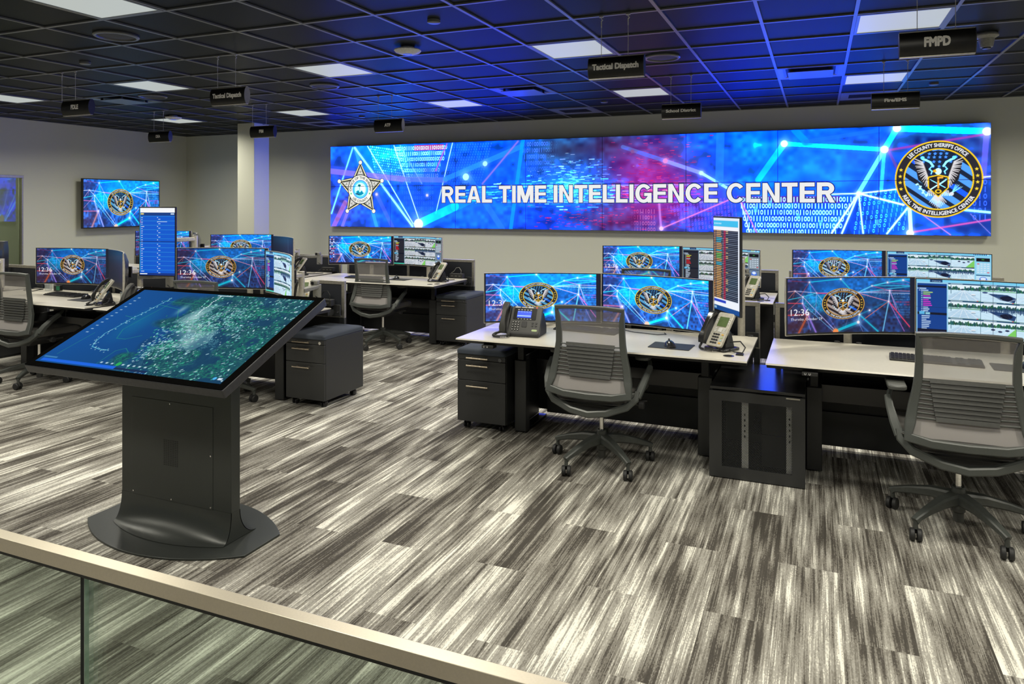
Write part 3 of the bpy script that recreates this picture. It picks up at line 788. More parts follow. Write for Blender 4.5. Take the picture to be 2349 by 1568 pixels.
def map_canvas(w, h):
    c = Cv(w, h, (0, 66, 122)); rg = np.random.RandomState(2)
    yy, xx = np.mgrid[0:h, 0:w].astype(np.float32); u, v = xx / w, yy / h
    c.a += (np.clip(.9 - u * 1.4, 0, 1) * np.clip(1.2 - np.abs(v - .5), 0, 1))[..., None] * np.array([0, 14, 34], np.float32)
    land = np.clip((u - .26 - .24 * v + .05 * np.sin(v * 9)) * 9 + (vnoise(w, h, 10, 7, 1) - .5) * 3.5, 0, 1) * np.clip((u - .15) * 8, 0, 1)
    rot = vnoise(w, h, 90, 30, 2) * .6 + vnoise(w, h, 200, 120, 3) * .5
    g = np.stack([4 + 40 * rot ** 2, 44 + 60 * rot, 72 + 22 * rot], 2)
    c.a = c.a * (1 - land[..., None] * .85) + g * land[..., None] * .85
    water = np.clip((vnoise(w, h, 14, 9, 7) - .62) * 8, 0, 1)[..., None] * np.clip((u - .3) * 5, 0, 1)[..., None]
    c.a = c.a * (1 - water * .8) + np.array([3, 58, 95], np.float32) * water * .8
    for bx, by, rx, ry, a in ((.50, .33, .035, .10, .8), (.62, .62, .045, .08, .6), (.56, .45, .05, .12, .4), (.38, .24, .02, .07, .5), (.60, .5, .09, .08, .35)):
        c.blob(bx * w, by * h, rx * w, ry * h, (160, 195, 198), min(1, a * 1.25))
    n = 8500
    X_, Y_ = rg.rand(n) ** .85, rg.rand(n)
    dens = np.exp(-(((X_ - .58) + .25 * (Y_ - .5)) ** 2 / .022 + (Y_ - .5) ** 2 / .10)) + .22 * (X_ > .45); dens = dens * (1 - .85 * water[(Y_ * (h - 1)).astype(int), (X_ * (w - 1)).astype(int), 0])
    for x, y, d, q in zip(X_, Y_, dens, rg.rand(n)):
        if q > d or x < .27 + .22 * y: continue
        col = ((225, 250, 250), (150, 230, 225), (60, 190, 150), (30, 140, 90), (180, 215, 225))[int(rg.rand() * 5)]
        L = 1 + 5.5 * rg.rand() ** 2; a = rg.choice([-.5, -.75, -.6, 1.2])
        c.seg(x * w, y * h, x * w + L * math.cos(a), y * h + L * math.sin(a), 1.2 + 3.2 * rg.rand() ** 2, col, .8)
    fn_ = vnoise(w, h, 300, 170, 21); fn2 = vnoise(w, h, 150, 90, 22)
    urb = np.clip((vnoise(w, h, 34, 22, 23) - .42) * 4, 0, 1) * np.exp(-(((u - .58) + .25 * (v - .5)) ** 2 / .05 + (v - .5) ** 2 / .14)) * land
    k_ = (np.clip((fn_ - .42) * 5, 0, 1) * urb * .75)[..., None]; c.a = c.a * (1 - k_) + np.array([165, 220, 222], np.float32) * k_
    k_ = (np.clip((fn2 - .5) * 6, 0, 1) * land * np.clip((vnoise(w, h, 12, 8, 25) - .4) * 3, 0, 1) * .55)[..., None] * (1 - water); c.a = c.a * (1 - k_) + np.array([20, 135, 105], np.float32) * k_
    lake = np.clip(1 - np.hypot((u - .24) / .10, (v - .45) / .3), 0, 1)[..., None] * .5; c.a = c.a * (1 - lake) + np.array([0, 120, 160], np.float32) * lake
    c.poly([(w * .44, h * .30), (w * .50, h * .16), (w * .56, h * .14), (w * .53, h * .28), (w * .49, h * .40), (w * .42, h * .42)], (140, 185, 190), .45)
    c.poly([(w * .62, h * .50), (w * .70, h * .46), (w * .73, h * .60), (w * .69, h * .74), (w * .62, h * .66)], (165, 205, 205), .35)
    isl = [(.235, .10), (.215, .20), (.20, .30), (.175, .42), (.165, .52), (.15, .62), (.165, .72), (.185, .78), (.24, .80), (.29, .80)]
    for a, b in zip(isl, isl[1:]):
        c.seg(a[0] * w, a[1] * h, b[0] * w, b[1] * h, 2.2, (110, 205, 225), .85)
        for k in range(7):
            t = rg.rand(); x, y = a[0] + (b[0] - a[0]) * t, a[1] + (b[1] - a[1]) * t
            c.ell((x + .008 * rg.randn()) * w, (y + .012 * rg.randn()) * h, 1.6, 1.6, (190, 235, 235), .8)
    for P in ([(.27, .12), (.26, .25), (.235, .40), (.215, .55), (.25, .66), (.30, .66), (.36, .60)], [(.33, .98), (.335, .80), (.37, .76), (.41, .80), (.40, .90), (.44, .97)], [(.12, .38), (.2, .40)], [(.2, .14), (.42, .16), (.98, .18)], [(.5, .97), (.62, .9), (.66, .93), (.78, .84)], [(.06, .9), (.09, .62)], [(.22, .2), (.36, .24), (.42, .36)]):
        for a, b in zip(P, P[1:]): c.seg(a[0] * w, a[1] * h, b[0] * w, b[1] * h, 1.2, (50, 175, 120), .7)
    for i in range(16): c.ell(w * (.493 + .004 * math.sin(i)), h * (.03 + .018 * i), 2.4, 2.2, (225, 245, 250), .95)
    for i in range(12): c.rect(w * .035, h * (.12 + .045 * i), w * .05, h * (.13 + .045 * i), (210, 230, 240), .7)
    c.rect(w * .02, h * .955, w * .445, h * .985, (20, 100, 225)); c.rect(w * .445, h * .965, w * .62, h * .985, (10, 40, 80))
    for i in range(9): c.rect(w * (.34 + .03 * i), h * .925, w * (.352 + .03 * i), h * .94, (200, 225, 235), .9)
    c.ell(w * .44, h * .93, w * .012, h * .022, (40, 170, 90)); c.ell(w * .95, h * .955, w * .008, h * .014, (80, 180, 240)); c.rect(w * .965, h * .945, w * .985, h * .965, (210, 225, 240))
    c.rect(w * .47, h * .012, w * .56, h * .025, (215, 230, 240), .8); c.rect(w * .012, h * .93, w * .09, h * .945, (150, 200, 230), .4)
    return c
def off_canvas(w, h):  # unlit screen: faint room reflections painted into its dark colour
    c = Cv(w, h, (18, 20, 30)); c.blob(w * .5, h * .15, w * .5, h * .3, (20, 60, 90), .8); c.blob(w * .6, h * .6, w * .25, h * .4, (34, 34, 50), .7); c.seg(w * .6, h * .1, w * .62, h * .6, 1, (80, 110, 150), .5)
    return c

# ------------------------------------------------------------ the picture across the sixteen panels of the video wall
WL=[(91,6,4,227,5.9,150,220,255,0.8),(102,9,186,270,13.0,60,190,255,0.7),(99,6,323,267,7.2,190,220,255,0.85),(151,3,326,259,3.1,230,240,255,0.9),(253,3,346,242,2.0,255,255,255,0.95),(277,4,358,129,4.3,120,190,255,0.7),(470,2,410,224,1.9,255,255,255,0.95),(450,4,410,88,3.1,230,90,200,0.8),(0,83,286,114,18.8,170,130,225,0.65),(286,114,444,119,16.7,120,130,240,0.6),(444,116,703,21,16.2,40,150,245,0.7),(695,4,575,132,5.4,150,120,220,0.8),(711,2,671,271,12.0,0,170,245,0.7),(346,260,479,203,27.8,0,200,255,0.8),(479,203,579,160,29.7,0,190,250,0.4),(528,113,642,271,18.9,40,130,240,0.6),(12,273,60,191,17.9,210,120,200,0.6),(48,272,80,198,11.8,190,140,220,0.5),(186,163,247,270,14.3,110,120,230,0.4),(1021,31,1143,74,11.3,90,120,220,0.7),(1143,74,1242,110,10.9,150,170,240,0.8),(1242,110,1317,155,7.2,190,225,250,0.9),(1315,184,1132,264,3.6,240,130,220,0.9),(1126,195,1131,261,6.2,220,140,230,0.7),(1347,192,1369,271,2.3,255,255,255,0.95),(1349,192,1387,271,2.3,255,130,210,0.9),(1293,3,1290,135,21.5,40,150,240,0.5),(1456,36,1391,131,16.1,0,190,255,0.85),(1456,36,1692,58,11.3,0,200,255,0.95),(1720,6,1912,21,16.1,0,205,255,0.95),(1720,6,1692,58,14.2,0,195,255,0.9),(1692,58,1633,168,9.8,130,230,255,0.85),(1692,58,1685,157,8.9,60,200,255,0.8),(1482,1,1509,32,17.3,0,170,245,0.6),(1509,32,1680,9,10.0,20,120,230,0.6),(1634,168,1718,158,3.3,255,255,255,1),(1634,168,1735,197,4.4,255,255,255,1),(1634,168,1571,270,4.4,235,245,255,1),(1634,168,1595,270,4.4,225,240,255,1),(1634,168,1644,269,3.3,235,250,255,1),(1542,170,1634,168,2.8,255,255,255,0.95),(1701,60,1912,27,5.3,170,60,190,0.8),(1701,60,1721,107,6.6,120,70,190,0.7),(1911,26,1904,129,12.6,130,120,220,0.6),(1901,131,1919,129,4.1,220,200,255,0.95),(1864,209,1919,215,5.3,190,245,255,1),(1753,265,1920,232,4.3,225,90,200,0.9),(1748,208,1751,267,8.6,235,245,255,0.9),(1743,205,1698,269,4.4,235,245,255,0.95),(1777,222,1836,270,2.1,240,150,220,0.9),(1878,219,1919,266,1.2,190,160,220,0.8),]
WD=[(584,70,8.1,180,200,240),(517,110,11.0,190,225,250),(346,260,17.6,255,245,240),(186,163,4.8,225,200,240),(378,167,4.7,225,200,240),(1049,45,5.0,130,80,150),(1143,74,7.3,230,140,220),(1242,110,5.5,200,225,250),(1132,264,6.2,240,200,245),(1456,36,9.2,255,255,255),(1720,6,9.8,255,250,250),(1692,58,9.8,255,245,245),(1912,21,10.5,255,245,245),(1749,267,8.7,255,255,255),(1634,168,5.6,255,255,255),]
WB=[(56,213,122,89,90,60,170,0.7),(56,65,105,74,60,70,200,0.5),(329,212,220,98,20,90,220,0.8),(213,25,100,57,0,190,245,0.8),(346,57,111,70,10,110,220,0.5),(579,49,131,68,10,90,220,0.8),(564,238,132,54,20,100,225,0.7),(768,237,96,65,10,40,190,0.8),(837,29,94,58,45,50,90,0.9),(984,21,101,50,60,40,80,0.9),(810,159,148,58,20,110,245,0.8),(864,148,80,28,80,220,255,0.9),(1098,105,109,73,200,20,130,0.8),(1135,50,72,48,120,30,110,0.5),(1110,222,132,55,160,20,120,0.75),(997,248,76,37,110,20,80,0.7),(1183,161,106,49,190,40,190,0.6),(1347,56,120,93,0,90,225,0.9),(1391,34,43,34,0,150,245,0.6),(1290,209,68,59,90,50,190,0.6),(1562,107,120,67,10,110,235,0.8),(1521,95,31,33,30,170,245,0.5),(1593,119,25,28,40,190,250,0.5),(1413,139,65,46,0,170,250,0.5),(1510,231,182,57,10,70,210,0.7),(1760,35,56,32,30,40,110,0.6),(1853,49,63,64,40,40,110,0.75),(1907,124,35,63,70,60,160,0.6),(1722,229,57,65,0,120,235,0.6),(1853,250,98,31,30,60,160,0.7),(1912,165,26,52,10,60,170,0.8),]
def wall_canvas():
    c = Cv(1920, 272, (6, 88, 212))
    for x, y, rx, ry, r, g, b, a in WB: c.blob(x, y, rx * 1.25, ry * 1.25, (r, g, b), a)
    n = vnoise(1920, 272, 150, 22, 4) * vnoise(1920, 272, 34, 8, 6)
    c.a += (n * 1.0)[..., None] * np.array([10, 75, 110], np.float32)
    c.a -= (vnoise(1920, 272, 60, 14, 12) ** 2 * 50)[..., None] * np.array([.4, .7, .9], np.float32)
    rg = random.Random(8)
    # woven cells, upper left
    for i in range(17):
        for j in range(13):
            x, y = 162 + i * 8.0 + j * 2.0, 4 + j * 8.4 + i * 1.2
            if x > 292 + j * 3: continue
            c.ell(x, y, 3.2, 3.3, (60, 205, 240) if rg.random() < .6 else (150, 225, 240), .85 - .03 * j)
    for j in range(20):
        for i in range(16):
            c.ell(470 + i * 9 - j * 2.5, 8 + j * 8, 2.2, 3, (80, 160, 235), .45 - .015 * j)
    # horizontal glitch streaks
    for k in range(900):
        x = rg.gauss(840, 230); y = rg.gauss(158, 26 if abs(x - 850) < 150 else 16)
        L = rg.uniform(3, 34)
        if 480 < x < 1240:
            hot = x > 985
            col = rg.choice([(255, 90, 200), (255, 190, 235), (235, 30, 120), (200, 80, 220)] if hot else [(90, 230, 255), (200, 245, 255), (0, 150, 240), (20, 90, 220)])
            c.rect(x, y, x + L, y + rg.uniform(1, 3.2), col, rg.uniform(.3, .85))
    for k in range(620):
        x, y = rg.gauss(1120, 62), rg.gauss(120, 70)
        if rg.random() < .3: x, y = rg.gauss(900, 70), rg.gauss(235, 22)
        c.rect(x, y, x + rg.uniform(3, 16), y + rg.uniform(1, 2.6), rg.choice([(250, 30, 110), (210, 20, 90), (255, 70, 150), (170, 30, 120)]), rg.uniform(.25, .8))
    for k in range(200):
        x, y = rg.gauss(860, 60), rg.gauss(105, 26)
        c.rect(x, y, x + rg.uniform(4, 18), y + rg.uniform(1, 2.6), rg.choice([(130, 230, 255), (40, 140, 250), (220, 245, 255)]), rg.uniform(.3, .8))
    c.rect(560, 140, 1330, 143, (200, 240, 255), .5); c.rect(640, 188, 1300, 191, (200, 235, 255), .5)
    # columns of binary digits
    for j in range(6):
        x0 = 258 + j * 9
        if j == 0: c.rect(330, 5, 438, 22, (235, 40, 120), .8)
        bits(c, x0, 14 + 18 * j, 452 - j * 7, 15 + 18 * j, 7.0, 18, 12, (225, 240, 255), .95 - .1 * j, 20 + j)
    for j in range(7): bits(c, 270 + j * 8, 124 + 17 * j, 400, 125 + 17 * j, 8, 18, 10, (60, 130, 230), .5, 40 + j)
    for j in range(6): bits(c, 705 + j * 6, 14 + 19 * j, 830, 15 + 19 * j, 7.6, 19, 12, (90, 150, 235), .8 - .1 * j, 60 + j, 0, -1)
    c.rect(1336, 174, 1590, 192, (120, 30, 150), .7)
    for j in range(6): bits(c, 1344 + j * 4, 183 + 17 * j, 1626 - j * 8, 184 + 17 * j, 8.0, 17, 12, (215, 235, 255), .95, 80 + j)
    for j in range(4): bits(c, 1040, 216 + 17 * j, 1118, 217 + 17 * j, 8, 17, 11, (220, 120, 200), .7, 90 + j, 0, 1)
    for j in range(7): bits(c, 1150 + j * 10, 205 + 10 * j, 1340, 206 + 10 * j, 9, 11, 8, (190, 110, 240), .55, 100 + j, -.15)
    for j in range(9): bits(c, 1640 + j * 2 - 4 * j, 172 + 12 * j, 1745, 173 + 12 * j, 11, 12, 9, (90, 215, 250), .9, 120 + j, -.12)
    for j in range(6): bits(c, 1886, 142 + 17 * j, 1916, 143 + 17 * j, 11, 17, 12, (70, 130, 240), .85, 140 + j)
    for q in range(9): c.rect(1350 + rg.uniform(0, 250), 195 + 17 * rg.randint(0, 3), 1360 + q, 0, (0, 0, 0), 0)
    for x, y in ((1380, 209), (1486, 226), (1540, 243), (1416, 192), (1672, 240)): c.rect(x, y - 6, x + 9, y + 8, (110, 225, 250), .6)
    for x0, y0, x1, y1, w_, r, g, b, a in WL:
        c.seg(x0, y0, x1, y1, w_ * 1.9 + 3, (r * .8, g * .8, b), a * .22, 4)
        c.seg(x0, y0, x1, y1, w_, (r, g, b), a, 1.4)
    for x, y, r_, r, g, b in WD:
        c.blob(x, y, r_ * 1.8, r_ * 1.8, (r, g, b), .55); c.ell(x, y, r_ * .95, r_ * .95, (r, g, b), .97, 0, .12)
    # five pointed badge with ball tips, leaf filled arms and a round centre
    bx, by, rr = 121.5, 146, 92
    P = star_pts(bx, by, rr, rr, .52); c.poly(star_pts(bx, by, rr + 3, rr + 3, .53), (25, 30, 30)); c.poly(P, (240, 235, 190)); c.poly(star_pts(bx, by, rr - 6, rr - 6, .50), (40, 40, 30)); 
    for k in range(5):
        a = k * 2 * PI / 5
        ux, uy, vx, vy = math.sin(a), -math.cos(a), math.cos(a), math.sin(a)
        def L(t, s_): return bx + ux * t + vx * s_, by + uy * t + vy * s_
        c.poly([L(78, 0), L(56, 9.5), L(46, 15), L(46, -15), L(56, -9.5)], (228, 228, 220))
        for t, s_, r_ in ((66, 0, 4.2), (54, 5, 4.4), (54, -5, 4.4), (46, 11, 4), (46, -11, 4), (50, 0, 4.5)):
            p0, p1 = L(t - 4, s_), L(t + 4, s_ * .8); c.seg(p0[0], p0[1], p1[0], p1[1], r_ * 1.35, (60, 60, 45)); c.seg(p0[0], p0[1], p1[0], p1[1], r_ * .85, (245, 245, 240))
        p = L(rr - 2, 0); c.ell(p[0], p[1], 8.2, 8.2, (25, 30, 30)); c.ell(p[0], p[1], 6.6, 6.6, (250, 248, 225))
    c.ell(bx, by, 50, 50, (25, 32, 34)); c.ell(bx, by, 47.5, 47.5, (240, 238, 228)); c.ell(bx, by, 31, 31, (30, 120, 190)); c.ell(bx, by, 29, 29, (90, 180, 225))
    c.ell(bx, by, 22, 22, (215, 238, 245)); c.poly([(bx - 18, by + 8), (bx - 8, by + 2), (bx - 2, by + 10), (bx + 12, by - 2), (bx + 14, by + 14), (bx + 2, by + 21), (bx - 12, by + 18)], (0, 140, 175)); c.poly([(bx - 2, by - 16), (bx + 15, by - 12), (bx + 18, by), (bx + 12, by + 12), (bx + 4, by)], (245, 245, 245)); c.ell(bx - 4, by - 13, 6, 4, (10, 110, 120)); c.seg(bx - 4, by - 12, bx - 3, by + 4, 1.6, (40, 90, 100)); c.seg(bx - 18, by + 14, bx - 4, by + 19, 3.5, (20, 50, 70))
    c.arctext('OFFICE OF THE SHERIFF', bx, by, 39.5, 39.5, .21, -98, 98, (45, 55, 60), False, .015)
    c.arctext('LEE COUNTY', bx, by, 39.5, 39.5, .21, -46, 46, (45, 55, 60), True, .015)
    for s_ in (-1, 1): c.poly(star_pts(bx + s_ * 37, by + 14, 4.4, 4.4), (30, 150, 110))
    draw_seal(c, 1810, 134, 94.5, 94.5)
    return c
def to_linear(a):
    a = np.clip(a / 255.0, 0, 1)
    return np.where(a <= 0.04045, a / 12.92, ((a + 0.055) / 1.055) ** 2.4).astype(np.float32)
_pm = {}
def picture(name, c, fn, key=None, material=None, parent=None, boost=0.0, x0=0, x1=None, y0=0, y1=None):
    # a glowing picture surface: one vertex for each dot of the painted picture; fn(u, v) with v up gives x, y, z arrays
    if key is not None and key in _pm:
        me = _pm[key]
    else:
        x1 = c.w if x1 is None else x1; y1 = c.h if y1 is None else y1
        a = c.a[y0:y1, x0:x1]
        h, w_ = a.shape[:2]
        u, v = np.meshgrid(np.linspace(0, 1, w_), np.linspace(1, 0, h))
        X_, Y_, Z_ = fn(u, v)
        co = np.stack([np.broadcast_to(q, u.shape) for q in (X_, Y_, Z_)], 2).reshape(-1, 3).astype(np.float32)
        i = np.arange(w_ * h).reshape(h, w_)
        q = np.stack([i[1:, :-1], i[1:, 1:], i[:-1, 1:], i[:-1, :-1]], 2).reshape(-1, 4)
        me = bpy.data.meshes.new(name)
        me.vertices.add(len(co)); me.vertices.foreach_set('co', co.ravel())
        me.loops.add(q.size); me.loops.foreach_set('vertex_index', q.ravel().astype(np.int32))
        me.polygons.add(len(q)); me.polygons.foreach_set('loop_start', np.arange(0, q.size, 4, dtype=np.int32))
        me.update(calc_edges=True)
        at = me.color_attributes.new('Col', 'FLOAT_COLOR', 'POINT')
        rgba = np.ones((len(co), 4), np.float32); rgba[:, :3] = to_linear(a).reshape(-1, 3)
        if boost:
            # saturated blues and cyans of the panels are brighter than white paper can show
            sat = np.clip((1 - rgba[:, 0] / np.maximum(rgba[:, :3].max(1), .01)) * 1.6 - .15, 0, 1)
            rgba[:, 2] *= 1 + boost * sat * np.clip((rgba[:, 2] - .56) / .4, 0, 1)
            rgba[:, 1] *= 1 + boost * sat * np.clip((rgba[:, 1] - .42) / .58, 0, 1)
        at.data.foreach_set('color', rgba.ravel())
        me.polygons.foreach_set('use_smooth', [True] * len(me.polygons))
        me.materials.append(material or SCR)
        if key is not None: _pm[key] = me
    o = bpy.data.objects.new(name, me); COL.objects.link(o)
    if parent is not None: o.parent = parent
    return o

# ------------------------------------------------------------ the setting
def slab(name, x0, x1, y0, y1, z0, z1, m):
    return struct(MB().box(x0, x1, y0, y1, z0, z1).build(name, m, smooth=False))
slab('floor', XL - 1.6, XR + .1, YF - .1, YB + .1, -.1, 0, CARPET)
slab('ceiling', XL - 1.6, XR + .1, YF - .1, YB + .1, CEIL + .012, CEIL + .1, CEILM)
slab('wall_back', XL - 1.6, XR + .1, YB, YB + .1, 0, CEIL + .012, WALLM)
slab('wall_right', XR, XR + .1, YF, YB, 0, CEIL + .012, WALLM)
slab('wall_front', XL - 1.6, XR, YF - .1, YF, 0, CEIL + .012, WALLM)
GY0, GY1, GZ = 3.2, 6.99, 2.03
b = MB()
b.box(XL - .12, XL, YF, GY0, 0, CEIL + .012); b.box(XL - .12, XL, GY1, YB, 0, CEIL + .012); b.box(XL - .12, XL, GY0, GY1, GZ, CEIL + .012)
struct(b.build('wall_left', WALLM, smooth=False))
slab('wall_corridor', XL - 1.6, XL - 1.5, YF, YB, 0, CEIL + .012, WALLM)
t = bpy.data.objects.new('window_1', None); COL.objects.link(t); t['kind'] = 'structure'; t.location = (XL, GY0, 0)
b = MB().box(-.10, .012, .0, GY1 - GY0, GZ - .04, GZ).box(-.08, 0, GY1 - GY0 - .02, GY1 - GY0, 0, GZ - .04).box(-.08, 0, 0, .02, 0, GZ - .04).box(-.08, 0, .02, GY1 - GY0 - .02, 0, .03)
b.build('window_frame', ALU, t, bevel=.002)
MB().box(-.05, -.04, .02, 1.85, .03, GZ - .04).box(-.05, -.04, 1.856, GY1 - GY0 - .02, .03, GZ - .04).build('window_pane', GLASSW, t, smooth=False)
struct(MB().box(-8.716, -8.37, 8.70, 9.03, 0, CEIL + .012).build('wall_column', WALLM, bevel=.004))
slab('baseboard_back', XL, XR, YB - .012, YB, 0, .10, BLACKM)
slab('baseboard_left', XL, XL + .012, GY1, YB - .012, 0, .10, BLACKM)
b = MB()
for i in range(-18, 9):
    x = gx(i)
    if XL < x < XR: b.box(x - .012, x + .012, YF, YB, CEIL, CEIL + .011)
for j in range(-13, 9):
    y = gy(j)
    if YF < y < YB: b.box(XL, XR, y - .012, y + .012, CEIL + .001, CEIL + .0115)
b.box(XL, XR, YB - .02, YB, CEIL, CEIL + .0115); b.box(XL, XL + .02, YF, YB, CEIL, CEIL + .0115)
struct(b.build('trim_1', TBAR, smooth=False))

# ceiling lamps
def lamp(label, loc, group='square lamp panels in the black ceiling'):
    t = thing('ceiling_light', label, 'ceiling light', (loc[0], loc[1], CEIL), 0, group)
    b = MB()
    for x0, x1, y0, y1 in ((-.292, .292, -.292, -.272), (-.292, .292, .272, .292), (-.292, -.272, -.272, .272), (.272, .292, -.272, .272)): b.box(x0, x1, y0, y1, -.002, .011)
    b.build('frame', TBAR, t, smooth=False)
    MB().box(-.272, .272, -.272, .272, .003, .010).build('diffuser', DIFF, t, smooth=False)
    l = bpy.data.lights.new('lamp', 'AREA'); l.shape = 'SQUARE'; l.size = .54; l.energy = LAMP_W; l.color = LAMP_RGB; l.spread = LAMP_SPREAD
    lo = bpy.data.objects.new('lamp', l); COL.objects.link(lo); lo.parent = t; lo.location = (0, 0, -.006)
    return t
LN = {(-14, 0): 'ceiling light panel at the far left edge, left of the FDLE sign', (-10, 0): 'ceiling light panel between the FDLE sign and the left Tactical Dispatch sign', (-6, 0): 'ceiling light panel right of the left Tactical Dispatch sign, nearest the round white disc', (-2, 0): 'ceiling light panel just above the right Tactical Dispatch sign', (2, 0): 'ceiling light panel just above the FMPD sign',
      (-14, 4): 'far ceiling light panel behind the DEA sign, above the wall television', (-10, 4): 'far ceiling light panel right of the FBI sign, near the column', (-6, 4): 'far ceiling light panel above and right of the ATF sign', (-2, 4): 'far ceiling light panel above and left of the School District sign', (2, 4): 'far ceiling light panel above the Fire/EMS sign',
      (-6, -4): 'nearest ceiling light panel, cut off by the top left of the view'}
for j in (-8, -4, 0, 4):
    for i in (-14, -10, -6, -2, 2, 6):
        if j == -8 and i == -14: continue
        lamp(LN.get((i, j), 'ceiling light panel outside the view, lighting the near part of the room'), (gx(i - .5), gy(j + .5)))

lamp('added light panel brightening the corridor behind the left glass wall, outside the view', (XL - .75, 6.2))  # added unseen lamp, brightens what shows through the left glass
def vent(i, j, label):
    t = thing('ceiling_vent', label, 'air vent', (gx(i + .5), gy(j + .5), CEIL), 0, 'square plate air diffusers')
    b = MB()
    n = .293
    P = [(n, 0.0), (.25, 0.004), (.225, .011)]
    rr = [[(r, -r, z), (r, r, z), (-r, r, z), (-r, -r, z)] for r, z in P]
    b.rings(rr, cap=False); b.build('frame', TBAR, t, smooth=False)
    MB().prism(rrect(-.205, .205, -.205, .205, .012), -.022, -.016).build('plate', TBAR, t, bevel=.002)
    b = MB()
    for sx in (-1, 1):
        for sy in (-1, 1): b.box(sx * .17 - .01, sx * .17 + .01, sy * .17 - .01, sy * .17 + .01, -.016, .010)
    b.build('hanger', BLACKM, t, smooth=False)
vent(0, 3, 'square air diffuser lit bright blue, left of the FMPD sign'); vent(-5, 3, 'square air diffuser lit blue above the centre left of the video wall'); vent(-13, 1, 'square air diffuser beside the FDLE sign')
def grille(i, j, label):
    t = thing('return_grille', label, 'air vent', (gx(i + .5), gy(j + .5), CEIL), 0, 'dark return air grilles by the back wall')
    b = MB()
    for x0, x1, y0, y1 in ((-.29, .29, -.29, -.15), (-.29, .29, .15, .29), (-.29, -.2, -.15, .15), (.2, .29, -.15, .15)): b.box(x0, x1, y0, y1, 0, .011)
    b.build('frame', TBAR, t, smooth=False)
    b = MB()
    for k in range(12): b.box(-.2, .2, -.145 + k * .025, -.141 + k * .025, .001, .011)
    b.build('louvres', BLACKM, t, smooth=False)
grille(-5, 6, 'dark return grille by the back wall, left of the School District sign'); grille(1, 6, 'dark return grille by the back wall, behind the Fire/EMS sign'); grille(-12, 6, 'dark return grille by the back wall, left of the column')
def speaker(x, y, label):
    t = thing('ceiling_speaker', label, 'ceiling speaker', (x, y, CEIL), 0, 'round black speakers in the ceiling')
    MB().lathe([(.155, .012), (.158, 0), (.150, -.008), (.135, -.008), (.132, .004)], 40).build('ring', TBAR, t)
    MB().lathe([(.001, -.004), (.07, -.003), (.132, .003), (.132, .010), (.001, .010)], 40).build('grille', BLACKM, t)
speaker(-5.0, 3.78, 'large round black ceiling speaker beside the nearest light panel, top left'); speaker(-5.01, 6.24, 'round black ceiling speaker behind the left Tactical Dispatch sign')
speaker(-1.272, 6.14, 'round black ceiling speaker right of the right Tactical Dispatch sign'); speaker(-7.42, 6.08, 'round black ceiling speaker right of the FDLE sign')
def puck(x, y, label):
    t = thing('access_point', label, 'wireless access point', (x, y, CEIL))
    MB().lathe([(.055, .012), (.06, 0), (.108, -.008), (.112, -.016), (.100, -.030), (.06, -.044), (.03, -.048), (.001, -.049)], 40).build('shell', WHITEP, t)
    MB().lathe([(.035, -.0465), (.037, -.0495), (.030, -.0500), (.028, -.047)], 24).build('status_ring', BLUELCD, t)
puck(-3.157, 4.987, 'white domed access point on the ceiling, left of the centre'); puck(-8.81, 7.565, 'white disc shaped access point above the DEA sign')
for x, y, s in ((-2.516, 4.315, 'small blue lit sprinkler cap near the white access point'), (-6.22, 4.394, 'small round sprinkler cap above the FDLE sign'), (-2.504, 8.532, 'small round sprinkler cap by the far wall, left of the School District sign'), (1.16, 8.581, 'small round sprinkler cap right of the Fire/EMS light panel'), (-6.264, 8.648, 'small round sprinkler cap near the far wall, right of the FBI sign')):
    tag(MB().lathe([(.001, -.010), (.040, -.010), (.046, -.006), (.046, .012), (.001, .012)], 28).build('sprinkler_cap', TBAR, loc=(x, y, CEIL)), s, 'sprinkler', 'round sprinkler caps in the ceiling')
t = thing('dome_camera', 'cream cone shaped camera hanging from the ceiling beside the FMPD sign', 'security camera', (1.193, 6.224, CEIL))
MB().lathe([(.07, .012), (.082, -.002), (.082, -.012), (.07, -.02), (.055, -.03), (.05, -.06), (.043, -.094), (.001, -.098)], 32).build('housing', LGREY, t)
MB().lathe([(.03, -.094), (.028, -.106), (.001, -.108)], 24).build('lens', BLACKG, t)

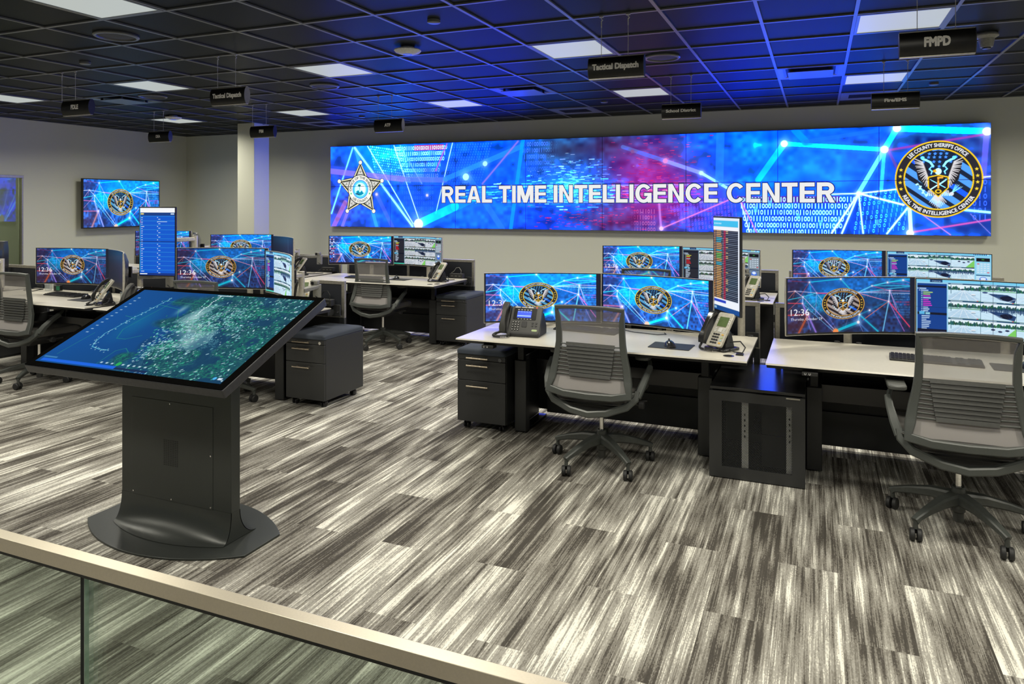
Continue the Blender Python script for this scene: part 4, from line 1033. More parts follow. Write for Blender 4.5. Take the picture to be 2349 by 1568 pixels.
# ------------------------------------------------------------ hanging signs
def flat_text(body, cap, bold, sx=1.0, width=None):
    v, tr = text_tris(body, bold)
    k = cap / CAPH
    x = v[:, 0] - (v[:, 0].max() + v[:, 0].min()) / 2
    kx = k * sx if width is None else width / (v[:, 0].max() - v[:, 0].min())
    return x * kx, v[:, 1] * k, tr
def text_part(name, body, cap, bold, M, mats, parent, width=None):
    # heavy letters: the glyph shape repeated with small shifts, each copy a hair behind the last
    x, y, tr = flat_text(body, cap, bold, 1.0, width)
    k = len(x) // 9 if bold > 0 else len(x)
    v = [(a, .00012 * (i // k), q) for i, (a, q) in enumerate(zip(x, y))]
    return MB().add(v, [tuple(int(i) for i in q) for q in tr], 0, M).build(name, mats, parent, smooth=False)
def sign(body, x, y, hx, cap, width, label):
    t = thing('hanging_sign', label, 'sign', (x, y, 2.4555), 0, 'black department signs on ceiling wires')
    hw, H_, dp = .193, .147, .033
    prof = [(dp * math.cos(a), H_ / 2 + H_ / 2 * math.sin(a) * .99) for a in [(-PI / 2 + .25) + (PI - .5) * i / 12 for i in range(13)]]
    prof = [(-q[0], q[1]) for q in prof[::-1]] + [(q[0], q[1]) for q in prof]
    prof = prof[::-1]
    MB().prism([(p[0], p[1]) for p in prof], -hw, hw, 'x').build('sign_body', SIGNB, t)
    for s in (-1, 1):
        MB().prism([(p[0] * 1.03, (p[1] - H_ / 2) * 1.03 + H_ / 2) for p in prof], s * hw - .0015, s * hw + .0025, 'x').build('end_cap', KIOSKF, t)
    MB().box(-hw, hw, -.014, .014, -.004, .004).box(-hw, hw, -.012, .012, H_ - .004, H_ + .002).build('trim_strip', ALU, t, bevel=.001)
    text_part('lettering', body, cap, .058, Matrix.Translation((0, -dp - .0022, H_ / 2 - cap * .42)), LETTER, t, width=width)
    for h in hx:
        b = MB(); b.cyl((h - x, 0, H_), (h - x, 0, CEIL - 2.4555 - .03), .002, n=6); b.cyl((h - x, 0, CEIL - 2.4555 - .075), (h - x, 0, CEIL - 2.4555 - .03), .004, n=8)
        b.build('wire', WIREM, t)
        b = MB(); b.tube([(h - x, .0, CEIL - 2.4555 - .032), (h - x + .008, 0, CEIL - 2.4555 - .024), (h - x, 0, CEIL - 2.4555 - .014), (h - x, 0, CEIL - 2.4555)], .0045, 8); b.box(h - x - .014, h - x + .014, -.008, .008, CEIL - 2.4555 - .006, CEIL - 2.4555)
        b.build('ceiling_hook', WIREM, t)
Y1s, Y2s = 4.627, 7.067
sign('Tactical Dispatch', -1.272, Y1s, (-1.378, -1.19), .042, .325, 'black hanging sign reading Tactical Dispatch, the one above the video wall')
sign('FMPD', .639, Y1s, (.54, .735), .058, .135, 'black hanging sign reading FMPD, top right')
sign('School District', -1.27, Y2s, (-1.375, -1.174), .032, .300, 'black hanging sign reading School District')
sign('Fire/EMS', .649, Y2s, (.557, .75), .032, .180, 'black hanging sign reading Fire/EMS')
sign('ATF', -4.73, Y2s, (-4.884, -4.693), .040, .085, 'black hanging sign reading ATF')
sign('FBI', -6.648, Y2s, (-6.826, -6.599), .042, .072, 'black hanging sign reading FBI, in front of the column')
sign('DEA', -8.482, Y2s, (-8.6, -8.42), .042, .085, 'black hanging sign reading DEA')
sign('Tactical Dispatch', -4.723, Y1s, (-4.862, -4.657), .042, .325, 'black hanging sign reading Tactical Dispatch, the one left of the picture centre')
sign('FDLE', -6.651, Y1s, (-6.88, -6.687), .046, .105, 'black hanging sign reading FDLE')

# ------------------------------------------------------------ video wall
VX0, VX1, VZ0, VZ1, VY = -7.778, 1.936, 1.2065, 2.576, 9.847
t = thing('video_wall', 'wide blue video wall of sixteen panels reading REAL TIME INTELLIGENCE CENTER', 'video wall', ((VX0 + VX1) / 2, YB, VZ0))
ox, oy, oz = (VX0 + VX1) / 2, YB, VZ0
MB().box(VX0 - ox, VX1 - ox, VY - oy + .004, -.03, 0, VZ1 - oz).build('cabinet', BLACKM, t, bevel=.002)
MB().box(VX0 - ox + .3, VX1 - ox - .3, -.03, 0, .15, VZ1 - oz - .15).build('wall_mount', BLACKM, t)
wc = wall_canvas()
pw, ph = (VX1 - VX0) / 8, (VZ1 - VZ0) / 2
for j in range(2):
    for i in range(8):
        x0, z0 = VX0 + i * pw - ox, VZ0 + (1 - j) * ph - oz
        e = .0035
        picture('display_panel', wc, lambda u, v, x0=x0, z0=z0: (x0 + e + (pw - 2 * e) * u, 0 * u + VY - oy, z0 + e + (ph - 2 * e) * v), None, SCRW, t, 7.0, i * 240, (i + 1) * 240, j * 136, (j + 1) * 136)
tm = Matrix.Translation(((-5.598 + .217) / 2 - ox, VY - oy - .004, 1.6145 - oz))
def block_letters(body, cap, width, grow, M, m, name, parent):
    # heavy grotesque capitals built from straight and curved strokes of one weight
    S = .195
    def rc(x0, y0, x1, y1): return [(x0, y0), (x1, y0), (x1, y1), (x0, y1)]
    def ring(cx, cy, rx, ry, a0, a1, n=20):
        out = []
        for i in range(n):
            p = []
            for a in (a0 + (a1 - a0) * i / n, a0 + (a1 - a0) * (i + 1) / n):
                c_, s_ = math.cos(R(a)), math.sin(R(a))
                p.append(((cx + rx * c_, cy + ry * s_), (cx + (rx - S) * c_, cy + (ry - S * .95) * s_)))
            out.append([p[0][0], p[1][0], p[1][1], p[0][1]])
        return out
    G = {'I': (S, [rc(0, 0, S, 1)]), 'L': (.56, [rc(0, 0, S, 1), rc(S, 0, .56, S)]), 'T': (.64, [rc(.32 - S / 2, 0, .32 + S / 2, 1 - S), rc(0, 1 - S, .64, 1)]),
         'E': (.60, [rc(0, 0, S, 1), rc(S, 0, .60, S), rc(S, .5 - S * .42, .57, .5 + S * .48), rc(S, 1 - S, .59, 1)]),
         'N': (.70, [rc(0, 0, S, 1), rc(.70 - S, 0, .70, 1), [(S, 1), (S * .25, 1), (.70 - S, 0), (.70 - S * .25, 0)]]),
         'M': (.86, [rc(0, 0, S * .95, 1), rc(.86 - S * .95, 0, .86, 1), [(S * .2, 1), (S * 1.35, 1), (.43 + S * .5, 0), (.43 - S * .5, 0)], [(.86 - S * 1.35, 1), (.86 - S * .2, 1), (.43 + S * .5, 0), (.43 - S * .5, 0)]]),
         'A': (.76, [[(0, 0), (S * 1.08, 0), (.38 + S * .22, 1), (.38 - S * .58, 1)], [(.76, 0), (.76 - S * 1.08, 0), (.38 - S * .22, 1), (.38 + S * .58, 1)], rc(.17, .20, .59, .20 + S * .9)]),
         'C': (.74, ring(.39, .5, .39, .515, 38, 322, 30)), 'G': (.76, ring(.39, .5, .39, .515, 38, 330, 30) + [rc(.76 - S * .9, 0, .76, .50), rc(.42, .36, .76, .36 + S * .86)]),
         'R': (.70, [rc(0, 0, S, 1), rc(S, 1 - S, .40, 1), rc(S, .40, .40, .40 + S)] + [[(.40 + (.27) * math.cos(R(a)), .70 + .30 * math.sin(R(a))), (.40 + .27 * math.cos(R(b_)), .70 + .30 * math.sin(R(b_))), (.40 + (.27 - S) * math.cos(R(b_)), .70 + (.30 - S) * math.sin(R(b_))), (.40 + (.27 - S) * math.cos(R(a)), .70 + (.30 - S) * math.sin(R(a)))] for a, b_ in [(-90 + 15 * k, -75 + 15 * k) for k in range(12)]] + [[(.30, .46), (.48, .46), (.70, 0), (.49, 0)]])}
    qs, x = [], 0
    for ch in body:
        if ch == ' ': x += .30; continue
        w_, g = G[ch]
        qs += [[(x + p[0], p[1]) for p in q] for q in g]; x += w_ + .085
    tot = x - .085; kx, kz = width / tot, cap
    mb = MB()
    for k, q in enumerate(qs):
        P = [((p[0] - tot / 2) * kx, p[1] * kz) for p in q]
        if grow:
            cx_, cz_ = sum(p[0] for p in P) / 4, sum(p[1] for p in P) / 4
            A = sum(P[i][0] * P[(i + 1) % 4][1] - P[(i + 1) % 4][0] * P[i][1] for i in range(4))
            if A < 0: P = P[::-1]
            N = []
            for i in range(4):
                a, b_, c2 = Vector(P[i - 1]), Vector(P[i]), Vector(P[(i + 1) % 4])
                e1, e2 = (b_ - a).normalized(), (c2 - b_).normalized()
                n1, n2 = Vector((e1.y, -e1.x)), Vector((e2.y, -e2.x))
                mdir = n1 + n2; mdir = mdir / max(.5, mdir.dot(n1))
                N.append(tuple(b_ + mdir * grow))
            P = N
        mb.prism(P, 0, .001, 'y', M=M)
    return mb.build(name, m, parent, smooth=False)
TT = 'REAL TIME INTELLIGENCE CENTER'
block_letters(TT, .2615, 5.80, .011, Matrix.Translation((0, .0025, 0)) @ tm, TITLED, 'title_outline', t)
block_letters(TT, .2615, 5.80, 0, tm, TITLE, 'title_lettering', t)

# ------------------------------------------------------------ television on the left wall
net_bright = net_canvas(420, 176, 0)
t = thing('television', 'large wall television with network picture and round eagle seal, on the left wall', 'television', (XL + .15, (7.82 + 9.25) / 2, 1.19), PI / 2)
MB().prism(rrect(-.72, .72, 0, .825, .006), 0, .045, 'y').build('housing', BLACKM, t, bevel=.003)
MB().box(-.3, .3, .045, .15, .2, .6).build('wall_bracket', BLACKM, t)
picture('screen', net_canvas(420, 240, 0, margin=False), lambda u, v: (-.705 + 1.41 * u, -.0012 + 0 * u, .018 + .792 * v), None, SCR, t)

# ------------------------------------------------------------ office chair
def build_chair():
    t = thing('office_chair', 'x', 'office chair')
    yb = lambda z: -.21 - .18 * max(0, z - .78) ** 1.15 * 0.9 - .05 * max(0, .60 - z) / .12
    side = [(.207, .982), (.199, .92), (.197, .84), (.199, .775), (.208, .71), (.222, .64), (.236, .56), (.246, .495)]
    # outer frame of the back: one loop
    P = [(-x, yb(z), z) for x, z in side[::-1]] + [(-.10, yb(.99) - .004, .990), (.10, yb(.99) - .004, .990)] + [(x, yb(z), z) for x, z in side] + [(.15, yb(.475), .478), (0, yb(.475) - .004, .474), (-.15, yb(.475), .478)]
    ws = [.050, .046, .042, .038, .036, .034, .030, .026] + [.020, .020] + [.026, .030, .034, .036, .038, .042, .046, .050] + [.040, .040, .040]
    MB().bar(P, ws, .030, True, up=(0, 1, 0)).build('back_frame', CHAIRF, t, bevel=.0)
    def hw(z):
        for (xa, za), (xb, zb) in zip(side, side[1:]):
            if zb <= z <= za: return xa + (xb - xa) * (za - z) / (za - zb)
        return side[-1][0] if z < side[-1][1] else side[0][0]
    def sheet(z0, z1, k, dy, nz=14, nx=10, name='x', m=None):
        v = []; f = []
        for i in range(nz + 1):
            z = z0 + (z1 - z0) * i / nz
            h = hw(z) * k
            for j in range(nx + 1):
                u = -1 + 2 * j / nx
                v.append((u * h, yb(z) + dy - .010 * (u * u) , z))
        for i in range(nz):
            for j in range(nx):
                a = i * (nx + 1) + j; f.append((a, a + 1, a + nx + 2, a + nx + 1))
        return MB().add(v, f).build(name, m, t)
    sheet(.485, .982, .97, .006, name='back_mesh', m=MESHB)
    sheet(.490, .578, .80, .012, 4, name='lower_back_pad', m=PADF)
    b = MB()
    for k in range(9):
        z = .582 + k * .0222
        h = hw(z) * .93
        b.bar([(-h, yb(z) - .008, z + .004), (-.13, yb(z) - .003, z), (.13, yb(z) - .003, z), (h, yb(z) - .008, z + .004)], .007, .0085, up=(0, 1, 0))
    b.build('rib', CHAIRF, t)
    b = MB()
    for k in range(9):
        z = .576 + k * .0222
        w_ = .128 + .003 * k
        b.add([(-w_, yb(z) - .014, z), (w_, yb(z) - .014, z), (w_, yb(z) - .006, z + .0195), (-w_, yb(z) - .006, z + .0195), (-w_, yb(z) - .004, z), (w_, yb(z) - .004, z)], [(0, 1, 2, 3), (0, 4, 5, 1), (4, 3, 2, 5), (0, 3, 4), (1, 5, 2)])
    b.build('lumbar_slats', LUMB, t, smooth=False)
    H_ = [(-.278, -.175, .505), (-.272, -.195, .468), (-.225, -.225, .425), (-.11, -.245, .382), (0, -.250, .366), (.11, -.245, .382), (.225, -.225, .425), (.272, -.195, .468), (.278, -.175, .505)]
    MB().bar(H_, [.034, .04, .042, .04, .04, .04, .042, .04, .034], .042, up=(0, 1, 0)).build('support_hoop', CHAIRF, t)
    for s in (-1, 1):
        b = MB()
        b.bar([(s * .276, -.18, .475), (s * .296, -.15, .53), (s * .310, -.09, .585), (s * .315, -.03, .622)], [.044, .042, .036, .032], [.055, .044, .036, .036], up=(0, 1, 0))
        b.bar([(s * .315, -.04, .615), (s * .305, .0, .645), (s * .281, .035, .672)], .020, .024, up=(0, 1, 0))
        a = b.build('arm', CHAIRF, t)
        MB().prism(rrect(s * .275 - .044, s * .275 + .044, -.09, .165, .035, 5), .670, .693).build('arm_pad', DGREY, a, bevel=.006)
    for s in (-1, 1): MB().bar([(s * .245, -.20, .49), (s * .276, -.18, .49)], .03, .03).build('side_bracket', CHAIRF, t)
    # seat: rounded cushion with a waterfall front
    b = MB()
    rr = []
    for k, (z, g) in enumerate(((.430, -.025), (.437, -.008), (.455, 0), (.478, 0), (.492, -.010), (.498, -.035))):
        q = rrect(-.245 - g * -1, .245 + g, -.215 - g * -1, .262 + g, .075, 6)
        rr.append([(x, y, z - (.028 * max(0, (y - .14) / .12) ** 2)) for x, y in q])
    b.rings(rr); b.build('seat', SEATF, t)
    MB().prism(rrect(-.215, .215, -.20, .20, .05, 4), .400, .432).prism([(-.18, .400), (-.12, .35), (.12, .35), (.18, .400)], -.17, .14, 'y').build('seat_mechanism', BLACKM, t, bevel=.006)
    b = MB().bar([(.08, .02, .39), (.24, .02, .40), (.28, .03, .405)], .02, .012).cyl((.255, -.06, .40), (.285, -.06, .40), .022).cyl((.09, -.06, .40), (.255, -.06, .40), .007); b.build('lever', BLACKM, t, bevel=.002)
    MB().cyl((0, 0, .20), (0, 0, .36), .0145, n=18).build('gas_cylinder', CHROME, t)
    base = MB()
    base.lathe([(.001, .205), (.026, .205), (.030, .200), (.032, .15), (.038, .13), (.038, .105), (.001, .105)], 24)
    for k in range(5):
        a = k * 2 * PI / 5
        c_, s_ = math.cos(a), math.sin(a)
        base.bar([(c_ * .02, s_ * .02, .150), (c_ * .12, s_ * .12, .146), (c_ * .22, s_ * .22, .126), (c_ * .295, s_ * .295, .104), (c_ * .314, s_ * .314, .092)], [.066, .054, .042, .034, .030], [.058, .048, .036, .028, .036])
        base.cyl((c_ * .308, s_ * .308, .056), (c_ * .308, s_ * .308, .095), .011, n=12)
    bo = base.build('five_star_base', CHAIRD, t)
    MB().lathe([(.001, .105), (.030, .105), (.031, .085), (.024, .078), (.024, .035), (.001, .035)], 20).build('column_housing', LUMB, bo)
    for k in range(5):
        a = k * 2 * PI / 5
        M = Matrix.Translation((math.cos(a) * .308, math.sin(a) * .308, 0)) @ Matrix.Rotation(-.35 + .25 * math.sin(k * 2.3), 4, 'Z')
        b = MB()
        for s in (-1, 1):
            b.rings([[(s * q, -.006 + r * math.cos(2 * PI * i / 20), .029 + r * math.sin(2 * PI * i / 20)) for i in range(20)] for q, r in ((.005, .026), (.007, .0295), (.022, .0295), (.0265, .025), (.0275, .010))], M=M)
        b.bar([(0, .018, .03), (0, .012, .05), (0, 0, .058)], .014, .016, M=M)
        b.build('caster', BLACKM, bo)
    return t
PADF = mat('chair_back_pad', (0.46, 0.43, 0.42), 0.85, bump=.3, scale=600)
LUMB = mat('lumbar_slat_plastic', (0.045, 0.046, 0.043), 0.4)
chair0 = build_chair()
def chair(x, y, rz, base, label, dz=0.0, first=[True]):
    if first[0]:
        c = chair0; first[0] = False; c.location = (x, y, 0); c.rotation_euler = (0, 0, rz); c['label'] = label; c['group'] = 'grey mesh back office chairs'
    else:
        c = dup(chair0, (x, y, 0), rz, label, 'grey mesh back office chairs')
    for ch in c.children:
        if ch.name.startswith('five_star_base'): ch.rotation_euler = (0, 0, base - rz)
        elif dz and not ch.name.startswith('gas'): ch.location = (0, 0, dz)
    return c
chair(-1.24, 4.17, R(-2), R(28), 'grey mesh back office chair at the middle front desk, beside the black phone')
chair(.645, 3.985, R(0), R(10.5), 'largest grey mesh office chair, at the front desk on the right')
chair(-4.55, 6.68, R(0), R(-20), 'grey mesh office chair at the far desk under the ATF sign')
chair(-4.52, 4.31, R(2), R(15), 'grey mesh office chair mostly hidden behind the tilted map screen')
chair(-6.53, 4.19, R(0), R(-62), 'grey mesh office chair at the left edge, beside the tilted map screen')
chair(-1.38, 6.22, R(0), R(40), 'office chair top showing over the middle front monitors, before the back row clock monitor', .04)
chair(-8.17, 6.22, R(0), R(40), 'office chair top showing behind the dark side monitor, below the wall television', .03)

# ------------------------------------------------------------ drawer pedestals on casters
def build_pedestal():
    t = thing('file_pedestal', 'x', 'drawer pedestal')
    w_, d_ = .378, .50
    MB().box(0, w_, .018, d_, .060, .535).build('body', BLACK, t, bevel=.003)
    for name, z0, z1, hz in (('pencil_drawer', .498, .535, .515), ('box_drawer', .354, .494, .462), ('file_drawer', .062, .350, .317)):
        dr = MB().box(.002, w_ - .002, 0, .017, z0, z1).build(name, BLACK, t, bevel=.002)
        b = MB().cyl((.086, -.028, hz), (.252, -.028, hz), .0058, n=12)
        b.cyl((.118, 0, hz), (.118, -.028, hz), .0045, n=10).cyl((.220, 0, hz), (.220, -.028, hz), .0045, n=10)
        b.build('handle', BRASSN, dr)
        if name == 'pencil_drawer':
            MB().cyl((.336, .0, hz - .003), (.336, -.006, hz - .003), .012, n=20).build('lock', CHROME, dr)
    cu = MB()
    rr = []
    for z, g in ((.536, .0), (.540, .004), (.560, .004), (.570, -.002), (.576, -.016)):
        rr.append([(x, y, z) for x, y in rrect(-g, w_ + g, -.004 - g, d_ + g, .02, 4)])
    cu.rings(rr); cu.build('seat_cushion', CUSH, t)
    for x in (.05, w_ - .05):
        for y in (.06, d_ - .07):
            b = MB()
            for s in (-1, 1): b.rings([[(x + s * q, y + .024 * r * math.cos(2 * PI * i / 16), .0245 + .024 * r * math.sin(2 * PI * i / 16)) for i in range(16)] for q, r in ((.006, .85), (.008, 1), (.018, 1), (.021, .8))])
            b.box(x - .006, x + .006, y - .01, y + .022, .03, .052); b.box(x - .028, x + .028, y - .028, y + .028, .052, .0605)
            b.build('caster', BLACKG, t)
    return t
ped0 = build_pedestal()
ped0.location = (-2.380, 4.41, 0); ped0['label'] = 'black three drawer pedestal left of the middle front desk, nearest the picture centre'; ped0['group'] = 'black cushioned pedestals'
dup(ped0, (-3.932, 4.425, 0), 0, 'black three drawer pedestal just right of the tilted map screen', 'black cushioned pedestals')
dup(ped0, (-3.985, 6.885, 0), 0, 'black three drawer pedestal at the far desk, right of its chair', 'black cushioned pedestals')

STRIP = mat('bright_zinc_strip', (0.85, 0.85, 0.83), 0.4, 0.1)
# ------------------------------------------------------------ server cabinet
t = thing('server_cabinet', 'black server cabinet with perforated door between the two front desks', 'server cabinet', (-.59, 4.19, 0))
W_, D_, H_ = .526, .69, .529
b = MB().box(0, W_, .02, D_, H_ - .018, H_).build('top_panel', BLACKG, t, bevel=.002)
MB().box(.002, .016, .02, D_, .012, H_ - .019).box(W_ - .016, W_ - .002, .02, D_, .012, H_ - .019).box(.016, W_ - .016, D_ - .012, D_, .012, H_ - .019).box(.002, W_ - .002, .02, D_, 0.0, .012).build('shell', BLACK, t, smooth=False)
b = MB().box(0, W_, 0, .018, .452, H_ - .022).box(0, W_, 0, .018, .006, .070).box(0, .072, 0, .018, .070, .452).box(W_ - .070, W_, 0, .018, .070, .452)
d = b.build('door', BLACK, t, smooth=False)
MB().box(.072, W_ - .070, .007, .009, .070, .452).build('perforated_panel', PERF, d, smooth=False)
MB().box(.425, .50, -.006, .0, .497, .505).build('latch', ALU, d, bevel=.001)
for x in (.180, .425):
    b = MB()
    b.box(x, x + .038, .035, .037, .03, .49)
    r_ = b.build('rack_rail', STRIP, t, smooth=False)
    b = MB()
    for k in range(5): b.box(x + .014, x + .021, .033, .0351, .24 + k * .032, .252 + k * .032)
    b.build('slot', BLACKM, r_, smooth=False)
MB().box(.22, .42, .12, .60, .235, .24).box(.285, .42, .14, .6, .05, .47).build('equipment', BLACKM, t, smooth=False)

# ------------------------------------------------------------ desks and dividers
DW = 1.81
def build_desk():
    t = thing('sit_stand_desk', 'x', 'desk')
    MB().prism([(.0, .7225), (.006, .7305), (.764, .7305), (.77, .7225)], 0.0, DW, 'x').build('desktop', LAM, t, smooth=False)
    MB().prism([(.004, .7225), (.766, .7225), (.762, .700), (.035, .700)], 0.004, DW - .004, 'x').build('edge_band', BLACKM, t, smooth=False)
    for x0, x1, s in ((.201, .288, 0), (1.467, 1.557, 1)):
        lg = MB().box(x0, x1, .49, .56, .010, .505).build('leg', BLACK, t, bevel=.004)
        MB().box(x0 + .02, x1 - .022, .50, .545, .505, .688).build('lift_sleeve', BLACKM, lg, bevel=.003)
        MB().box(x0 - .02, x1 + .02, .12, .66, .684, .700).build('top_bracket', BLACKM, lg, bevel=.003)
        xp = x0 if not s else x1 - .012
        MB().box(xp, xp + .012, .50, .925, .02, .500).build('side_panel', BLACK, lg, bevel=.002)
        MB().box(x0 + .01, x1 - .01, .56, .92, .0, .018).build('foot', BLACKG, lg, bevel=.002)
        b = MB()
        for yy, zz in ((.62, .24), (.80, .30), (.62, .40)):
            xx = xp + .012 if not s else xp
            b.cyl((xx, yy, zz), (xx + (.006 if not s else -.006), yy, zz), .008, n=12)
        b.build('bolt', CHROME, lg)
    MB().box(.285, 1.46, .905, .925, .036, .255).build('modesty_panel', BLACK, t, bevel=.002)
    MB().box(.285, 1.46, .93, .94, .25, .50).build('upper_panel', BLACKM, t, bevel=.002)
    MB().prism([(.70, .370), (.885, .370), (.885, .485), (.88, .485), (.88, .376), (.706, .376), (.706, .475), (.70, .475)], .285, 1.46, 'x').build('cable_tray', BLACKG, t, smooth=False)
    pd = MB().box(.185, .265, .004, .06, .680, .700).build('height_control', BLACKM, t, bevel=.002)
    MB().tube([(.198, .0028, .695), (.198, .0028, .688), (.202, .0028, .685), (.206, .0028, .688), (.206, .0028, .695)], .001, 6).tube([(.220, .0028, .695), (.220, .0028, .688), (.224, .0028, .685), (.228, .0028, .688), (.228, .0028, .695)], .001, 6).build('control_marks', WHITEL, pd)
    MB().lathe([(.001, .7305), (.030, .7305), (.031, .732), (.026, .7328), (.001, .7328)], 24, (1.70, .115, 0)).build('grommet', BLACKG, t)
    MB().prism(rrect(1.735, 1.778, .145, .195, .004), .7305, .736).build('power_switch', BLACKG, t, bevel=.001)
    b = MB().box(1.725, 1.806, .888, .900, .640, .738).build('end_bracket', BLACK, t, bevel=.002)
    MB().cyl((1.748, .888, .675), (1.748, .882, .675), .008, n=12).cyl((1.784, .888, .675), (1.784, .882, .675), .008, n=12).build('bracket_bolt', CHROME, b)
    MB().box(.06, 1.75, .80, .886, .655, .699).build('rear_beam', BLACK, t, bevel=.002)
    return t
def build_divider():
    t = thing('desk_divider', 'x', 'desk divider')
    fr = MB()
    z0, z1 = .62, .935
    fr.box(0, DW, -.014, .014, z1 - .030, z1).box(0, .030, -.014, .014, z0, z1 - .03).box(DW - .030, DW, -.014, .014, z0, z1 - .03).box(DW / 2 - .018, DW / 2 + .018, -.014, .014, z0, z1 - .03).box(.03, DW - .03, -.014, .014, z0, z0 + .02)
    fr.build('frame', ALU, t, bevel=.002)
    MB().box(.030, DW / 2 - .018, -.008, .008, z0 + .02, z1 - .03).box(DW / 2 + .018, DW - .030, -.008, .008, z0 + .02, z1 - .03).build('fabric_panel', FABRIC, t, bevel=.001)
    MB().box(.045, DW - .045, -.012, .012, 0.045, z0).build('lower_panel', BLACKM, t, bevel=.002)
    for q in (0, DW - .04): MB().box(q, q + .04, -.014, .014, 0, z0).build('post', BLACK, t, bevel=.002)
    return t
WS = {1: (-2.171, 4.0), 2: (-.263, 4.0), 3: (-2.171, 6.42), 4: (-.263, 6.42), 5: (-5.57, 6.44), 6: (-5.57, 4.0), 7: (-7.48, 4.0), 8: (-7.48, 6.44), 9: (-9.39, 6.44), 10: (-9.39, 4.0)}
WN = {1: 'middle front', 2: 'right front', 3: 'back row desk behind the middle front', 4: 'back row desk behind the right front', 5: 'far desk under the ATF sign', 6: 'desk behind the tilted map screen', 7: 'front left desk under the FDLE sign', 8: 'back row desk in front of the column', 9: 'far left corner desk', 10: 'desk at the left edge of the view'}
DL = {1: 'light topped desk in the front row, middle, holding the black phone', 2: 'light topped desk in the front row at the right edge of the view', 3: 'back row desk hidden behind the two middle front monitors', 4: 'back row desk behind the clock monitor on the right', 5: 'light topped desk at the far wall under the ATF sign', 6: 'desk hidden behind the tilted map screen', 7: 'light topped desk at left with a water bottle and a phone', 8: 'back row desk in front of the column, under the FBI sign', 9: 'desk in the far left corner below the wall television', 10: 'desk cut off by the left edge of the view'}
PL = {1: 'black fabric divider behind the middle front desk', 2: 'black fabric divider behind the right front desk', 3: 'black fabric divider at the back row desk behind the middle front monitors', 4: 'black fabric divider at the back row desk behind the right clock monitor', 5: 'black fabric divider behind the desk under the ATF sign', 6: 'black fabric divider behind the tilted map screen, ending at the chair under the ATF sign', 7: 'black fabric divider behind the front left desk with the bottle', 8: 'black fabric divider in front of the column, under the FBI sign', 9: 'black fabric divider in the far left corner below the television', 10: 'black fabric divider at the left edge of the view'}
d0 = build_desk(); v0 = build_divider()
for k, (x, y) in WS.items():
    if k == 1:
        d0.location = (x, y, 0); d0['label'] = DL[1]; d0['group'] = 'sit stand desks'; v0.location = (x, y + .955, 0); v0['label'] = PL[1]; v0['group'] = 'desk dividers'
    else:
        dup(d0, (x, y, 0), 0, DL[k], 'sit stand desks'); dup(v0, (x, y + .955, 0), 0, PL[k], 'desk dividers')

# ------------------------------------------------------------ monitors
MW, MH, MR = .82, .352, 1.9
SAG = (MW / 2) ** 2 / (2 * MR)
def cyv(x): return SAG - x * x / (2 * MR)
def curved_monitor(x, y, yaw, ztop, cv, key, label, rim=SILV):
    t = thing('curved_monitor', label, 'monitor', (x, y, ztop - MH), R(yaw), 'curved desk monitors')
    n = 24
    b = MB()
    rr = []
    for i in range(n + 1):
        q = -MW / 2 + MW * i / n
        bk = .014 + .036 * max(0, 1 - (q / (MW * .38)) ** 2) ** .7
        yy = cyv(q)
        h = MH
        rr.append([(q, yy, 0), (q, yy, h), (q, yy + .010, h), (q, yy + bk * .55 + .004, h * .93), (q, yy + bk + .004, h * .75), (q, yy + bk + .004, h * .3), (q, yy + bk * .55 + .004, h * .06), (q, yy + .010, 0)])
    b.rings(rr)
    b.m = [0 if (k >= n * 8 or k % 8 in (0, 1, 7)) else 1 for k in range(len(b.m))]
    if ('mon', rim.name) in _pm:
        o = bpy.data.objects.new('housing', _pm[('mon', rim.name)]); COL.objects.link(o); o.parent = t
    else:
        o = b.build('housing', (rim, BLACKG), t); _pm[('mon', rim.name)] = o.data
    if 'bez' in _pm: o = bpy.data.objects.new('bezel', _pm['bez']); COL.objects.link(o); o.parent = t
    else:
        v = []; f = []
        for i in range(n + 1):
            q = -MW / 2 + .003 + (MW - .006) * i / n
            v += [(q, cyv(q) - .0006, .003), (q, cyv(q) - .0006, MH - .003)]
        for i in range(n): f.append((2 * i, 2 * i + 2, 2 * i + 3, 2 * i + 1))
        o = MB().add(v, f).build('bezel', BLACKG, t); _pm['bez'] = o.data
        
    def fn(u, v):
        q = -MW / 2 + .008 + (MW - .016) * u
        return q, cyv(q) - .0012, .014 + (MH - .022) * v
    picture('screen', cv, fn, ('cm', key), SCR, t)
    return t
def panel_monitor(x, y, yaw, ztop, w_, h_, cv, key, label):
    t = thing('portrait_monitor', label, 'monitor', (x, y, ztop - h_), R(yaw), 'upright portrait monitors')
    MB().prism(rrect(-w_ / 2, w_ / 2, 0, h_, .006), 0, .016, 'y').build('housing', BLACKG, t, bevel=.002)
    MB().prism(rrect(-w_ * .3, w_ * .3, h_ * .2, h_ * .8, .02), .016, .05, 'y').build('back_cover', SILV, t, bevel=.01)
    picture('screen', cv, lambda u, v: (-w_ / 2 + .008 + (w_ - .016) * u, 0 * u - .0012, .010 + (h_ - .020) * v), ('pm', key), SCR, t)
    return t
